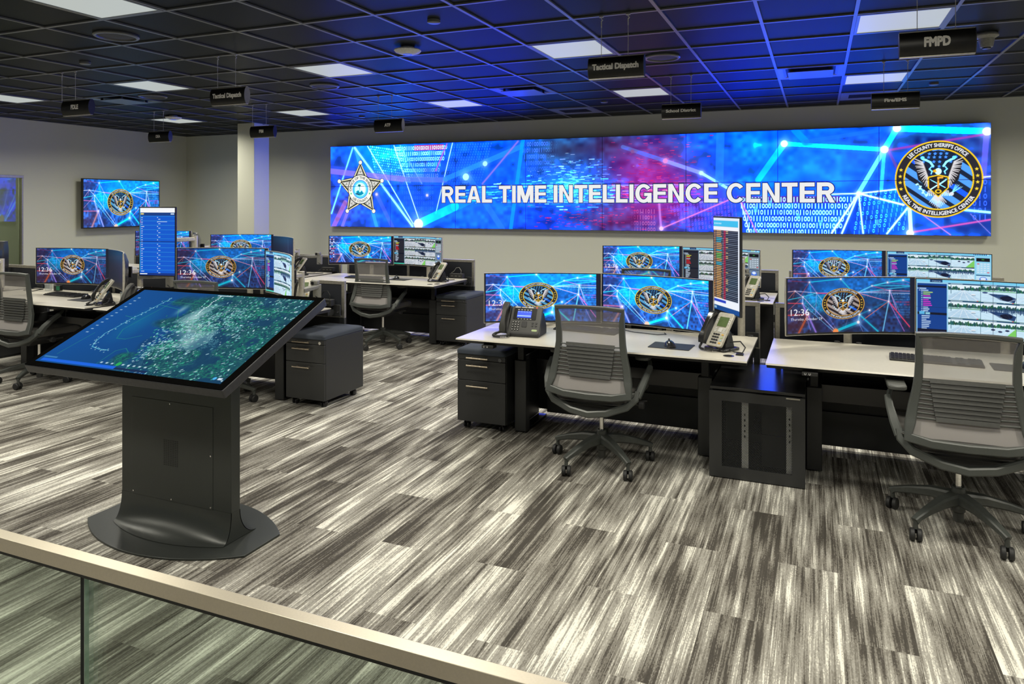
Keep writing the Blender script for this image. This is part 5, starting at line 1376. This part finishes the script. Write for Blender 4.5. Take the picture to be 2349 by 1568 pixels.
def monitor_arm(x, y, mx, my, mz, label, elbow=None, z0=.70):
    t = thing('monitor_arm', label, 'monitor arm', (x, y, z0), 0, 'grey monitor arms')
    h = mz - z0
    MB().prism(rrect(-.055, .055, -.045, .045, .01), 0, .012).cyl((0, 0, .012), (0, 0, h + .03), .024, n=20).build('pole', SILV, t, bevel=.0)
    b = MB()
    for s in (-1, 1): b.cyl((s * .062, -.04, .0), (s * .062, -.04, .035), .018, n=8)
    b.build('clamp_knob', BLACKM, t, bevel=.002)
    dx, dy = mx - x, my - y
    L = math.hypot(dx, dy) or 1
    b = MB().bar([(0, 0, h), (dx * (1 - .016 / L), dy * (1 - .016 / L), h)], .04, .035)
    b.build('link', SILV, t)
    b = MB(); ux, uy = dx / L, dy / L
    M = Matrix.Translation((dx, dy, h)) @ Matrix.Rotation(math.atan2(uy, ux) - PI / 2, 4, 'Z')
    b.box(-.05, .05, -.012, .0, -.05, .05, M=M); b.build('mount_plate', BLACKM, t, bevel=.002)
    if elbow:
        ex, ey, ez = elbow[0] - x, elbow[1] - y, elbow[2] - z0
        b = MB().bar([(0, 0, ez), (ex, ey, ez + .012)], .062, .034).cyl((ex, ey, ez - .085), (ex, ey, ez + .03), .034, n=20)
        b.build('elbow', LGREY, t, bevel=.003)
        b = MB().cyl((ex - .02, ey - .034, ez + .045), (ex - .02, ey - .040, ez + .045), .013, n=16); b.build('joint_cap', BLACKG, t)
        b = MB().box(ex - .05, ex + .02, ey - .034, ey + .01, ez + .028, ez + .066); b.build('joint', LGREY, t, bevel=.008)
        b = MB().tube([(ex, ey - .03, ez - .06), (ex + .05, ey - .03, ez - .09), (ex + .04, ey - .02, ez - .14), (ex - .02, ey, .034)], .004, 8); b.build('cable', BLACKM, t)
    return t
B1 = net_canvas(420, 176, 0, True)
B0 = net_bright
D1 = net_canvas(420, 176, 1, True)
M0 = net_canvas(300, 126, .45)
BI = net_canvas(420, 176, .05, False, True)
CB = cams_canvas(420, 176, True)
CD = cams_canvas(360, 152, False)
OFF = off_canvas(60, 30)
MON = [
 (-1.782, 4.546, 20.4, 1.115, B1, 'b1', 'left curved monitor of the middle front desk, clock behind the black phone'),
 (-1.020, 4.680, -12.5, 1.108, B0, 'b0', 'right curved monitor of the middle front desk, seal picture with no clock'),
 (.190, 4.655, 26.0, 1.152, D1, 'd1', 'large curved monitor showing 12:36 and Thursday, October 29 at the right front desk'),
 (.952, 4.735, -11.0, 1.150, CB, 'cb', 'curved monitor with blue road camera views at the right front desk'),
 (-1.673, 7.084, 14.4, 1.168, B1, 'b1', 'back row curved monitor with a clock, behind the middle front monitors'),
 (-.886, 7.007, -18.7, 1.163, CD, 'cd', 'back row monitor with road views and dark list, behind the portrait monitor'),
 (.179, 7.04, 11.3, 1.172, M0, 'm0', 'back row curved monitor with the seal, above the 12:36 monitor on the right'),
 (.994, 7.130, -10.0, 1.166, CB, 'cb', 'back row curved monitor with blue road camera views at the right'),
 (-5.12, 7.05, 14.9, 1.212, BI, 'bi', 'curved monitor with a column of desktop icons under the ATF sign'),
 (-4.382, 7.12, -14.6, 1.213, CD, 'cd', 'curved monitor with road views and a dark list under the ATF sign'),
 (-4.697, 4.515, 16.9, 1.224, D1, 'd1', 'curved monitor reading 12:36 just above the tilted map screen'),
 (-3.990, 4.40, -34, 1.205, CB, 'cb', 'curved side monitor with road views seen at a slant above the map screen'),
 (-6.627, 4.549, 10.7, 1.175, D1, 'd1', 'curved monitor reading 12:36 on the front left desk with the bottle'),
 (-5.880, 4.43, -29, 1.17, OFF, 'off', 'dark curved side monitor on the front left desk, left of the blue portrait monitor'),
 (-6.84, 6.90, 21.0, 1.208, M0, 'm0', 'back row curved monitor with half a seal in front of the column'),
 (-6.13, 6.84, -31, 1.19, OFF, 'off', 'dark curved side monitor in the back row, right of the half hidden seal'),
 (-8.29, 6.95, 16, 1.232, M0, 'm0', 'far left curved monitor almost hidden behind the blue portrait monitor'),
 (-7.64, 6.86, -42, 1.21, OFF, 'off', 'dark side monitor in the far left row, right of the blue portrait monitor'),
 (-8.24, 4.57, 16, 1.21, M0, 'm0', 'curved monitor cut off by the left edge of the view'),
 (-7.68, 4.33, -66, 1.21, OFF, 'off', 'side monitor seen from its back at the left edge of the view'),
]
ALAB = ['grey monitor arm behind the middle front monitor with the clock', 'grey monitor arm behind the right monitor of the middle front desk', 'grey monitor arm under the large 12:36 monitor on the right', 'grey monitor arm under the blue camera view monitor, right front desk',
 'grey monitor arm in the back row behind the clock monitor', 'grey elbowed monitor arm right of the tall table monitor, above the back row phone', 'grey monitor arm in the back row behind the right seal monitor', 'grey monitor arm in the back row behind the blue camera views',
 'grey monitor arm under the monitor with desktop icons', 'grey monitor arm under the road view monitor below the ATF sign', 'grey monitor arm under the 12:36 monitor above the map screen', 'grey elbowed monitor arm above the right corner of the map screen',
 'grey monitor arm behind the water bottle', 'grey elbowed monitor arm between the dark side monitor and the blue portrait monitor', 'grey monitor arm under the half hidden seal monitor by the column', 'grey elbowed monitor arm above the back row phone left of the ATF desk',
 'grey monitor arm hidden behind the blue portrait monitor, far left row', 'grey monitor arm of the dark side monitor in the far left row', 'grey monitor arm of the monitor cut off at the left edge', 'grey monitor arm of the side monitor at the left edge']
ARM = {0: None, 1: None, 5: (-.62, 6.93, .915), 9: None, 11: (-3.93, 4.80, .885), 13: (-5.52, 4.70, .92), 15: (-5.76, 7.08, .93), 19: None}
for i, (x, y, a, z, cv, key, lab) in enumerate(MON):
    curved_monitor(x, y, a, z, cv, key, lab, SILV if a > 0 or True else BLACKM)
    ca, sa = math.cos(R(a)), math.sin(R(a))
    off = SAG + .055
    mx, my = x - sa * off, y + ca * off
    row = 4.0 if y < 5.5 else 6.43
    near = my > row + .55
    monitor_arm(mx + (.05 if a < 0 else .03) * near, row + .833 if near else my + .13, mx, my, z - MH + .16, ALAB[i], ARM.get(i), .70 if near else .7305)
v6 = panel_monitor(-5.367, 4.443, 11, 1.572, .365, .61, list_canvas(130, 230), 'v6', 'tall blue portrait monitor with a list, above the map screen')
v1 = panel_monitor(-.534, 4.531, -56.6, 1.519, .365, .611, table_canvas(130, 230), 'v1', 'tall portrait monitor with an orange and red table beside the silver phone')
for (x, y, a, z, lab) in ((-5.367, 4.443, 11, 1.572, 'grey monitor arm carrying the tall blue portrait monitor'), (-.534, 4.531, -56.6, 1.519, 'grey monitor arm carrying the tall portrait monitor with the table')):
    ca, sa = math.cos(R(a)), math.sin(R(a)); mx, my = x - sa * .052, y + ca * .052
    monitor_arm(mx + .02, 4.833, mx, my, z - .30, lab)

# ------------------------------------------------------------ phones
def coil(b, pts, r, turns, rad=.0018, n=7):
    P = []
    pts = [Vector(p) for p in pts]
    N = turns * n
    for i in range(N + 1):
        s = i / N * (len(pts) - 1); k = min(int(s), len(pts) - 2); f = s - k
        p0 = pts[max(k - 1, 0)]; p1 = pts[k]; p2 = pts[k + 1]; p3 = pts[min(k + 2, len(pts) - 1)]
        p = 0.5 * ((2 * p1) + (p2 - p0) * f + (2 * p0 - 5 * p1 + 4 * p2 - p3) * f * f + (3 * p1 - p0 - 3 * p2 + p3) * f ** 3)
        t_ = (p2 - p1).normalized(); u = Vector((0, 0, 1)); u = (u - t_ * u.dot(t_)).normalized(); w_ = t_.cross(u)
        a = 2 * PI * i / n
        P.append(p + u * (r * math.cos(a)) + w_ * (r * math.sin(a)))
    b.tube(P, rad, 5)
def handset(b, M, L=.205):
    pts = [(0, 0, 0), (0, -.016, .028), (0, -.026, .07), (0, -.027, L / 2), (0, -.026, L - .07), (0, -.016, L - .028), (0, 0, L)]
    b.bar(pts, [.040, .042, .030, .027, .030, .042, .040], [.020, .028, .022, .02, .022, .028, .020], M=M, up=(0, 1, 0))
def silver_phone():
    t = thing('desk_phone', 'x', 'desk phone')
    T = Matrix.Translation((0, -.045, .022)) @ Matrix.Rotation(R(-36), 4, 'X')       # face plane leaning back
    W_, L = .112, .225
    MB().prism(rrect(-.072, .085, -.055, .10, .02), 0, .014).build('foot', BLACKG, t, bevel=.004)
    MB().add([(-.03, .0, .014), (.05, .0, .014), (.05, .085, .014), (-.03, .085, .014), (-.02, .055, .11), (.04, .055, .11), (.04, .07, .10), (-.02, .07, .10)], [(0, 1, 5, 4), (1, 2, 6, 5), (2, 3, 7, 6), (3, 0, 4, 7), (4, 5, 6, 7), (0, 3, 2, 1)]).build('stand', BLACKG, t, bevel=.003)
    bd = MB().prism(rrect(-W_ / 2, W_ / 2, 0, L, .014), -.010, .010, 'y', M=T).build('phone_body', SILV, t, bevel=.003)
    MB().prism(rrect(-.032, .036, .130, .195, .004), -.0125, -.0098, 'y', M=T).build('display', GREENLCD, bd, bevel=.0008)
    b = MB()
    for r_ in range(4):
        for c_ in range(3): b.prism(rrect(-.030 + c_ * .0165, -.0165 + c_ * .0165, .016 + r_ * .0185, .027 + r_ * .0185, .003, 2), -.0135, -.0098, 'y', M=T)
    b.build('keypad', KEYB, bd, bevel=.0005)
    b = MB()
    for k in range(4): b.prism(rrect(.030, .044, .018 + k * .0185, .027 + k * .0185, .003, 2), -.0130, -.0098, 'y', M=T, mat=k % 3)
    b.build('function_keys', (AMBER, CYANK, GREENK), bd)
    b = MB().prism(rrect(-.008, .020, .094, .120, .004, 2), -.0130, -.0098, 'y', M=T)
    for k in range(3): b.prism(rrect(-.036, -.018, .094 + k * .010, .100 + k * .010, .002, 2), -.0128, -.0098, 'y', M=T).prism(rrect(.028, .044, .094 + k * .010, .100 + k * .010, .002, 2), -.0128, -.0098, 'y', M=T)
    for k in range(3): b.prism(rrect(.041, .050, .150 + k * .015, .158 + k * .015, .002, 2), -.0128, -.0098, 'y', M=T).prism(rrect(-.046, -.037, .150 + k * .015, .158 + k * .015, .002, 2), -.0128, -.0098, 'y', M=T)
    b.build('menu_keys', WHITEP, bd)
    b = MB(); handset(b, T @ Matrix.Translation((-.083, -.016, .005)), .21); hs = b.build('handset', BLACKG, t)
    MB().prism(rrect(-.104, -.060, .01, .215, .01), -.006, .010, 'y', M=T).build('cradle', BLACKM, t, bevel=.003)
    b = MB(); coil(b, [(-.085, -.052, .03), (-.07, -.085, .012), (-.02, -.105, .010), (.03, -.095, .010), (.05, -.06, .012)], .006, 30); b.build('coiled_cord', BLACKM, hs)
    b = MB().tube([(.06, .03, .05), (.12, .05, .06), (.17, .03, .035), (.18, -.01, .010), (.13, -.02, .010), (.08, .0, .012)], .004, 8); b.build('cable', BLACKM, t)
    return t
AMBER = mat('amber_key', (0.65, 0.38, 0.06), 0.4); CYANK = mat('pale_blue_key', (0.35, 0.55, 0.6), 0.4); GREENK = mat('pale_green_key', (0.4, 0.5, 0.25), 0.4)
ph0 = silver_phone(); ph0.location = (-.548, 4.275, .7315); ph0.rotation_euler = (0, 0, R(-32)); ph0['label'] = 'silver phone with green display on the middle front desk, beside the portrait monitor'; ph0['group'] = 'silver desk phones'
for x, y, a, s in ((-3.93, 6.83, -28, 'silver phone with green display on the desk under the ATF sign'), (-5.74, 4.20, -30, 'silver phone with green display on the front left desk, left of the map screen'), (-5.85, 6.80, -28, 'silver phone in the back row left of the ATF desk, half behind a dark monitor'), (-.565, 6.62, -30, 'silver phone on the back row desk seen just right of the portrait monitor'), (-4.10, 4.82, 24, 'silver phone leaning left, just behind the right corner of the map screen')):
    dup(ph0, (x, y, .7315), R(a), s, 'silver desk phones')

def console_phone():
    t = thing('console_phone', 'x', 'desk phone')
    T = Matrix.Translation((0, -.07, .018)) @ Matrix.Rotation(R(-30), 4, 'X')
    MB().prism([(-.09, 0), (.10, 0), (.10, .05), (.05, .14), (.02, .15), (-.09, .02)], -.095, .125, 'x').build('base_housing', BLACKM, t, bevel=.006)
    bd = MB().prism(rrect(-.085, .128, -.004, .185, .012), -.016, .008, 'y', M=T).build('phone_body', DARKP, t, bevel=.004)
    MB().prism(rrect(-.066, .092, .090, .170, .008), -.0185, -.0155, 'y', M=T).build('display_window', BLACKG, bd, bevel=.001)
    d_ = MB().prism(rrect(-.040, .058, .104, .150, .002), -.0200, -.0180, 'y', M=T).build('display', BLUELCD, bd)
    b = MB().prism(rrect(-.038, .056, .113, .120, .001, 1), -.0207, -.0198, 'y', M=T)
    for k in range(5): b.prism(rrect(-.037 + k * .019, -.024 + k * .019, .143, .146, .0005, 1), -.0207, -.0198, 'y', M=T)
    b.build('display_text', PALEL, d_)
    b = MB()
    for r_ in range(4):
        for c_ in range(3): b.prism(rrect(-.066 + c_ * .019, -.052 + c_ * .019, .016 + r_ * .017, .027 + r_ * .017, .004, 2), -.020, -.0155, 'y', M=T)
    for r_ in range(2):
        for c_ in range(2): b.prism(rrect(.068 + c_ * .024, .082 + c_ * .024, .046 + r_ * .018, .058 + r_ * .018, .004, 2), -.019, -.0155, 'y', M=T)
    b.prism(rrect(.0, .036, .040, .080, .006, 2), -.019, -.0155, 'y', M=T)
    b.build('keypad', KEYB, bd, bevel=.0006)
    b = MB()
    for r_ in range(4):
        for c_ in range(3): b.box(-.0615 + c_ * .019, -.0565 + c_ * .019, -.0206, -.0198, .019 + r_ * .017, .0235 + r_ * .017, M=T)
    for k in range(5): b.box(-.040 + k * .021, -.028 + k * .021, -.0190, -.0183, .157, .161, M=T).box(-.034 + k * .021, -.022 + k * .021, -.0190, -.0183, .094, .097, M=T)
    b.box(-.062, -.026, -.0172, -.0160, .174, .1805, M=T).box(.028, .064, -.0172, -.0160, .174, .1805, M=T).box(-.016, .022, -.0172, -.0160, .175, .179, M=T)
    b.build('printed_marks', WHITEL, bd)
    MB().prism([(q[0], q[1]) for q in rrect(.074, .112, .014, .027, .006)], -.0172, -.0158, 'y', M=T).build('badge', GREENK, bd)
    MB().cyl((.088, -.018, .178), (.088, -.012, .178), .006, n=12, M=T).build('message_lamp', REDL, bd)
    b = MB(); handset(b, T @ Matrix.Translation((-.122, -.022, .0)), .20); hs = b.build('handset', DARKP, t)
    MB().prism(rrect(-.150, -.092, .0, .19, .012), -.008, .012, 'y', M=T).build('cradle', BLACKM, t, bevel=.003)
    b = MB(); coil(b, [(-.13, -.085, .03), (-.165, -.10, .016), (-.16, -.15, .012), (-.11, -.165, .012), (-.07, -.14, .014), (-.075, -.09, .02)], .008, 34, .0024); b.build('coiled_cord', BLACKM, hs)
    return t
DARKP = mat('charcoal_phone_plastic', (0.045, 0.045, 0.043), 0.4, bump=.1, scale=500)
cp0 = console_phone(); cp0.location = (-1.805, 4.275, .7315); cp0.rotation_euler = (0, 0, R(4)); cp0['label'] = 'black console phone with blue display on the middle front desk'; cp0['group'] = 'black console phones'
c2 = dup(cp0, (-5.14, 4.12, .7315), R(4), 'black console phone with blue display peeping over the tilted map screen', 'black console phones')

# ------------------------------------------------------------ keyboards, mice, pads
def keyboard():
    t = thing('keyboard', 'x', 'keyboard')
    MB().prism([(-.065, 0), (.065, 0), (.065, .020), (-.065, .010)], -.225, .225, 'x').build('keyboard_body', BLACKM, t, bevel=.003)
    b = MB()
    for r_ in range(6):
        y = -.056 + r_ * .0200; z = .0105 + (y + .065) * .077
        for c_ in range(22):
            x = -.217 + c_ * .0198
            if c_ in (15, 18): continue
            if r_ == 0 and 3 < c_ < 10:
                continue
            b.box(x, x + .0165, y, y + .0165, z, z + .005)
        if r_ == 0: b.box(-.217 + 4 * .0198, -.217 + 10 * .0198 - .003, y, y + .0165, z, z + .005)
    k = b.build('keys', KEYB, t, smooth=False); k['kind'] = 'stuff'
    return t
kb0 = keyboard(); kb0.location = (-1.462, 4.605, .7305 - .0); kb0.location.y = 4.56; kb0.rotation_euler = (0, 0, R(-6)); kb0['label'] = 'black keyboard on the middle front desk seen through the chair back'; kb0['group'] = 'black keyboards'
for x, y, a, s in ((.60, 4.385, -4, 'black keyboard on the right front desk'), (-4.90, 6.80, 0, 'black keyboard on the desk under the ATF sign'), (-6.60, 4.47, -2, 'black keyboard on the front left desk beside the water bottle')):
    dup(kb0, (x, y, .7305), R(a), s, 'black keyboards')
def mouse():
    b = MB(); rr = []
    for i in range(11):
        u = i / 10; y = -.055 + .11 * u
        w_ = .033 * math.sin(PI * (.10 + .82 * u)) ** .45; h = .036 * math.sin(PI * (.08 + .80 * u)) ** .8
        rr.append([(w_ * math.cos(a), y, max(0, h * math.sin(a)) if math.sin(a) > -.2 else 0) for a in [2 * PI * k / 16 for k in range(16)]])
    b.rings(rr)
    t = thing('computer_mouse', 'x', 'mouse')
    b.build('mouse_shell', BLACKG, t)
    MB().rings([[(s * .004, .022 + .011 * math.cos(2 * PI * i / 14), .034 + .009 * math.sin(2 * PI * i / 14)) for i in range(14)] for s in (-1, 1)]).build('scroll_wheel', BLACKM, t)
    return t
ms0 = mouse()
pads = ((-.826, 4.262, -3, 'on the middle front desk', -.832, 4.245, 25), (.985, 4.36, -4, 'at the right edge of the view on the right front desk', 1.03, 4.385, 10), (-4.44, 6.84, 0, 'on the desk under the ATF sign', -4.50, 6.865, 12), (-6.14, 4.34, -4, 'on the front left desk beside the silver phone', -6.20, 4.39, 30))
for i, (x, y, a, s, mx, my, ma) in enumerate(pads):
    o = MB().prism(rrect(-.125, .125, -.09, .09, .008), 0, .003).build('mouse_pad', BLACKM, loc=(x, y, .7308)); o.rotation_euler = (0, 0, R(a)); tag(o, 'black mouse pad ' + s, 'mouse pad', 'black mouse pads')
    if i == 0: ms0.location = (mx, my, .7340); ms0.rotation_euler = (0, 0, R(ma)); ms0['label'] = 'black mouse ' + s; ms0['group'] = 'black mice'
    else: dup(ms0, (mx, my, .7340), R(ma), 'black mouse ' + s, 'black mice')

# ------------------------------------------------------------ small things on the desks
t = thing('water_bottle', 'clear plastic water bottle under the monitor on the front left desk', 'bottle', (-7.13, 4.66, .731))
MB().lathe([(.001, 0), (.028, 0), (.032, .008), (.032, .03), (.030, .045), (.033, .06), (.033, .12), (.028, .145), (.014, .165), (.0125, .178), (.001, .178)], 24).build('bottle_body', BOTTLE, t)
MB().lathe([(.001, .178), (.014, .178), (.014, .192), (.001, .192)], 20).build('cap', WHITEP, t)
MB().lathe([(.0335, .065), (.0337, .066), (.0337, .112), (.0335, .113)], 24).build('paper_band', mat('bottle_paper', (0.45, 0.5, 0.52), .5), t)
t = thing('gum_tin', 'small black and green tin beside the water bottle', 'tin', (-7.03, 4.69, .731), R(15))
MB().prism(rrect(-.035, .035, -.02, .02, .006), 0, .055).build('tin_body', BLACKG, t, bevel=.003)
MB().box(-.004, .033, -.0212, -.0200, .008, .048).build('green_front', mat('green_tin_front', (0.02, 0.30, 0.16), .35), t)
t = thing('drinking_glass', 'small clear glass behind the silver phone on the front left desk', 'glass', (-5.72, 4.40, .731))
MB().lathe([(.001, 0), (.030, 0), (.034, .085), (.031, .085), (.027, .006), (.001, .006)], 24).build('glass_body', BOTTLE, t)
def power_box(x, y, a, label, loop=True):
    t = thing('power_box', label, 'power outlet box', (x, y, .731), R(a), 'black desk power boxes')
    MB().prism(rrect(-.085, .085, -.028, .028, .006), .0, .055).build('box_body', BLACKM, t, bevel=.003)
    b = MB()
    for q in (-.05, .0, .05): b.box(q - .010, q - .006, -.0295, -.0278, .022, .034).box(q + .004, q + .008, -.0295, -.0278, .022, .034)
    b.build('outlet', LGREY, t)
    if loop: MB().tube([(.05, 0, .05), (.055, .0, .09), (.03, -.0, .125), (-.01, 0, .12), (-.04, .0, .08), (-.07, -.01, .06)], .0035, 8).build('cable', LGREY if loop == 2 else BLACKM, t)
    return t
power_box(-3.90, 7.22, 0, 'black power box with a looped cable, right end of the ATF desk', 2)
power_box(-3.90, 4.86, 0, 'black power box with a looped cable just right of the map screen corner')
power_box(-5.80, 7.30, 4, 'black power box in the back row, left of the ATF desk', 0)
def cables(pts, label, r=.004):
    tag(MB().tube(pts, r, 8).build('cable', BLACKM), label, 'cable', 'loose black cables')
cables([(-5.72, 7.10, .735), (-5.80, 6.98, .735), (-5.95, 6.96, .735), (-6.05, 7.05, .735), (-5.98, 7.15, .736), (-5.86, 7.12, .74)], 'loose black cable on the back row desk left of the ATF desk')
cables([(-4.02, 7.10, .735), (-4.12, 7.02, .735), (-4.06, 6.93, .735), (-3.93, 6.95, .735), (-3.84, 7.05, .735)], 'loose black cable beside the power box under the ATF sign')
cables([(-7.35, 4.62, .735), (-7.20, 4.55, .735), (-7.27, 4.70, .736), (-7.40, 4.68, .736), (-7.33, 4.55, .738)], 'loose black cable left of the water bottle')
cables([(-1.30, 4.72, .735), (-1.15, 4.62, .735), (-.98, 4.585, .735), (-.93, 4.62, .735), (-.95, 4.66, .735)], 'thin black cable on the middle front desk below the right monitor', .0025)

EDGEM = mat('pale_glass_edge', (0.35, 0.45, 0.38), .3)
# ------------------------------------------------------------ tilted touch table
t = thing('touch_table', 'tall grey touch table with a tilted blue map screen, front left', 'touch screen table', (-2.91, 2.555, 0))
YA, YC = 2.555, 2.62
def bow(x0, x1, ye, ya, n=24):   # arc through (x0,ye) apex (mid,ya) (x1,ye)
    m = (x0 + x1) / 2; h = ya - ye; c_ = (x1 - x0) / 2; Rr = (c_ * c_ + h * h) / (2 * abs(h))
    out = []
    for i in range(n + 1):
        x = x0 + (x1 - x0) * i / n; dx = x - m
        out.append((x, ye + math.copysign(math.sqrt(Rr * Rr - dx * dx) - (Rr - abs(h)), h)))
    return out
plate = bow(-.525, .506, -.115, -.290) + bow(.506, -.525, .110, .305)
MB().prism(plate, 0, .010).build('base_plate', KIOSK, t, bevel=.002)
# flared pedestal: upright column that curves out into two feet
xs = 24
b = MB()
def flare(sgn, y_face, ye, ya):
    rows = []
    bw = bow(-.365, .360, ye, ya, xs)
    for i, (x, yy) in enumerate(bw):
        col = []
        for k in range(17):
            a = k / 16
            z = .012
            y = y_face + (yy - y_face) * (1 - math.cos(a * PI / 2))
            xx = (x if False else (-.365 + .725 * i / xs))
            k2 = a
            col.append((xx, y, .012 + .135 * (1 - math.sin(a * PI / 2))))
        rows.append(col)
    v = [p for r_ in rows for p in r_] + [(p[0], p[1] + sgn * .004, p[2] - .003 if False else p[2]) for r_ in rows for p in r_]
    n = 17; N = len(rows) * n
    f = []
    for i in range(len(rows) - 1):
        for k in range(n - 1):
            a = i * n + k; f += [(a, a + 1, a + n + 1, a + n), (N + a, N + a + n, N + a + n + 1, N + a + 1)]
    for k in range(n - 1):
        f += [(k, N + k, N + k + 1, k + 1), ((len(rows) - 1) * n + k, (len(rows) - 1) * n + k + 1, N + (len(rows) - 1) * n + k + 1, N + (len(rows) - 1) * n + k)]
    for i in range(len(rows) - 1):
        a = i * n + n - 1; f.append((a, N + a, N + a + n, a + n))
    b.add(v, f)
flare(1, -.049, -.098, -.175); flare(-1, .007, .108, .175)
b.build('flared_foot', KIOSK, t)
# side gussets closing the flare
for x in (-.365, .360):
    b = MB()
    prof = [(-.049 + (-.098 + .049) * (1 - math.cos(k / 12 * PI / 2)), .012 + .135 * (1 - math.sin(k / 12 * PI / 2))) for k in range(13)]
    prof2 = [(.007 + (.108 - .007) * (1 - math.cos(k / 12 * PI / 2)), .012 + .135 * (1 - math.sin(k / 12 * PI / 2))) for k in range(13)]
    poly = prof2[::-1][::-1]
    pts = prof[::-1] + prof2
    b.prism(pts, x - (.0 if x < 0 else .004), x + (.004 if x < 0 else .0), 'x')
    b.build('foot_gusset', KIOSK, t)
c_ = MB().box(-.365, .360, -.049, .007, .145, .86).build('column', KIOSK, t, bevel=.003)
pn = MB().box(-.292, .248, -.0510, -.0492, .145, .632)
pn.build('access_panel', KIOSK, c_, bevel=.001)
b = MB()
for r_ in range(15):
    for q in range(7): b.box(-.072 + q * .0142, -.063 + q * .0142, -.0520, -.0511, .318 + r_ * .0086, .3225 + r_ * .0086)
b.build('vent_slots', BLACKM, c_, smooth=False)
b = MB()
for x, z in ((-.28, .16), (-.02, .155), (.235, .155), (.235, .40), (-.03, .62)): b.cyl((x, -.0510, z), (x, -.0525, z), .004, n=10)
b.build('screw', CHROME, c_)
# tilted display
ang = math.atan2(1.125 - .820, 2.88 - 2.22)
T = Matrix.Translation((-.035, 2.22 - YA, .820)) @ Matrix.Rotation(ang, 4, 'X')
SW, SL = 1.27, .727
hs = MB().prism(rrect(-SW / 2, SW / 2, 0, SL, .008), -.046, -.003, 'z', M=T).build('display_housing', KIOSKF, t, bevel=.004)
MB().prism(rrect(-SW / 2 + .002, SW / 2 - .002, .002, SL - .002, .007), -.003, 0, 'z', M=T).build('glass_border', BORD, hs)
def fn(u, v):
    x = -SW / 2 + .040 + (SW - .080) * u; y = .034 + (SL - .068) * v; z = .0008 + 0 * u
    m = np.array(T); return tuple(m[i][0] * x + m[i][1] * y + m[i][2] * z + m[i][3] for i in range(3))
picture('touch_screen', map_canvas(620, 344), fn, None, SCRT, hs)
MB().prism([(-.34, .10), (.34, .10), (.30, .62), (-.30, .62)], -.11, -.046, 'z', M=T).build('rear_housing', KIOSK, t, bevel=.006)
MB().box(-.30, .30, -.049, .12, .80, .90).build('tilt_bracket', KIOSK, t, bevel=.004)
MB().box(.300, .345, -.04, -.0, .80, .835).build('latch', BLACKG, t, bevel=.003)

# ------------------------------------------------------------ glass railing in the foreground
t = thing('glass_railing', 'glass railing with brushed metal top rail across the lower left foreground', 'railing', (-1.5, 1.225, 0))
MB().box(-3.2, 3.6, -.017, .017, .663, .700).build('top_rail', RAILM, t, bevel=.0015)
MB().box(-3.2, 3.6, -.011, .011, .652, .663).build('rail_gasket', GASKET, t, smooth=False)
JX = -1.735 + 1.5
MB().box(-3.2, JX - .0075, -.006, .006, .08, .655).build('glass_panel', GLASS, t, smooth=False)
MB().box(JX + .0075, 1.6, -.006, .006, .08, .655).build('glass_panel', GLASS, t, smooth=False)
for a_, c2_ in ((JX - .0075, GASKET), (JX + .0060, EDGEM)): MB().box(a_ - .0, a_ + .0015, -.006, .006, .08, .655).build('glass_edge', c2_, t, smooth=False)
MB().box(-3.2, 3.6, -.03, .03, 0, .09).build('base_channel', RAILM, t, bevel=.002)
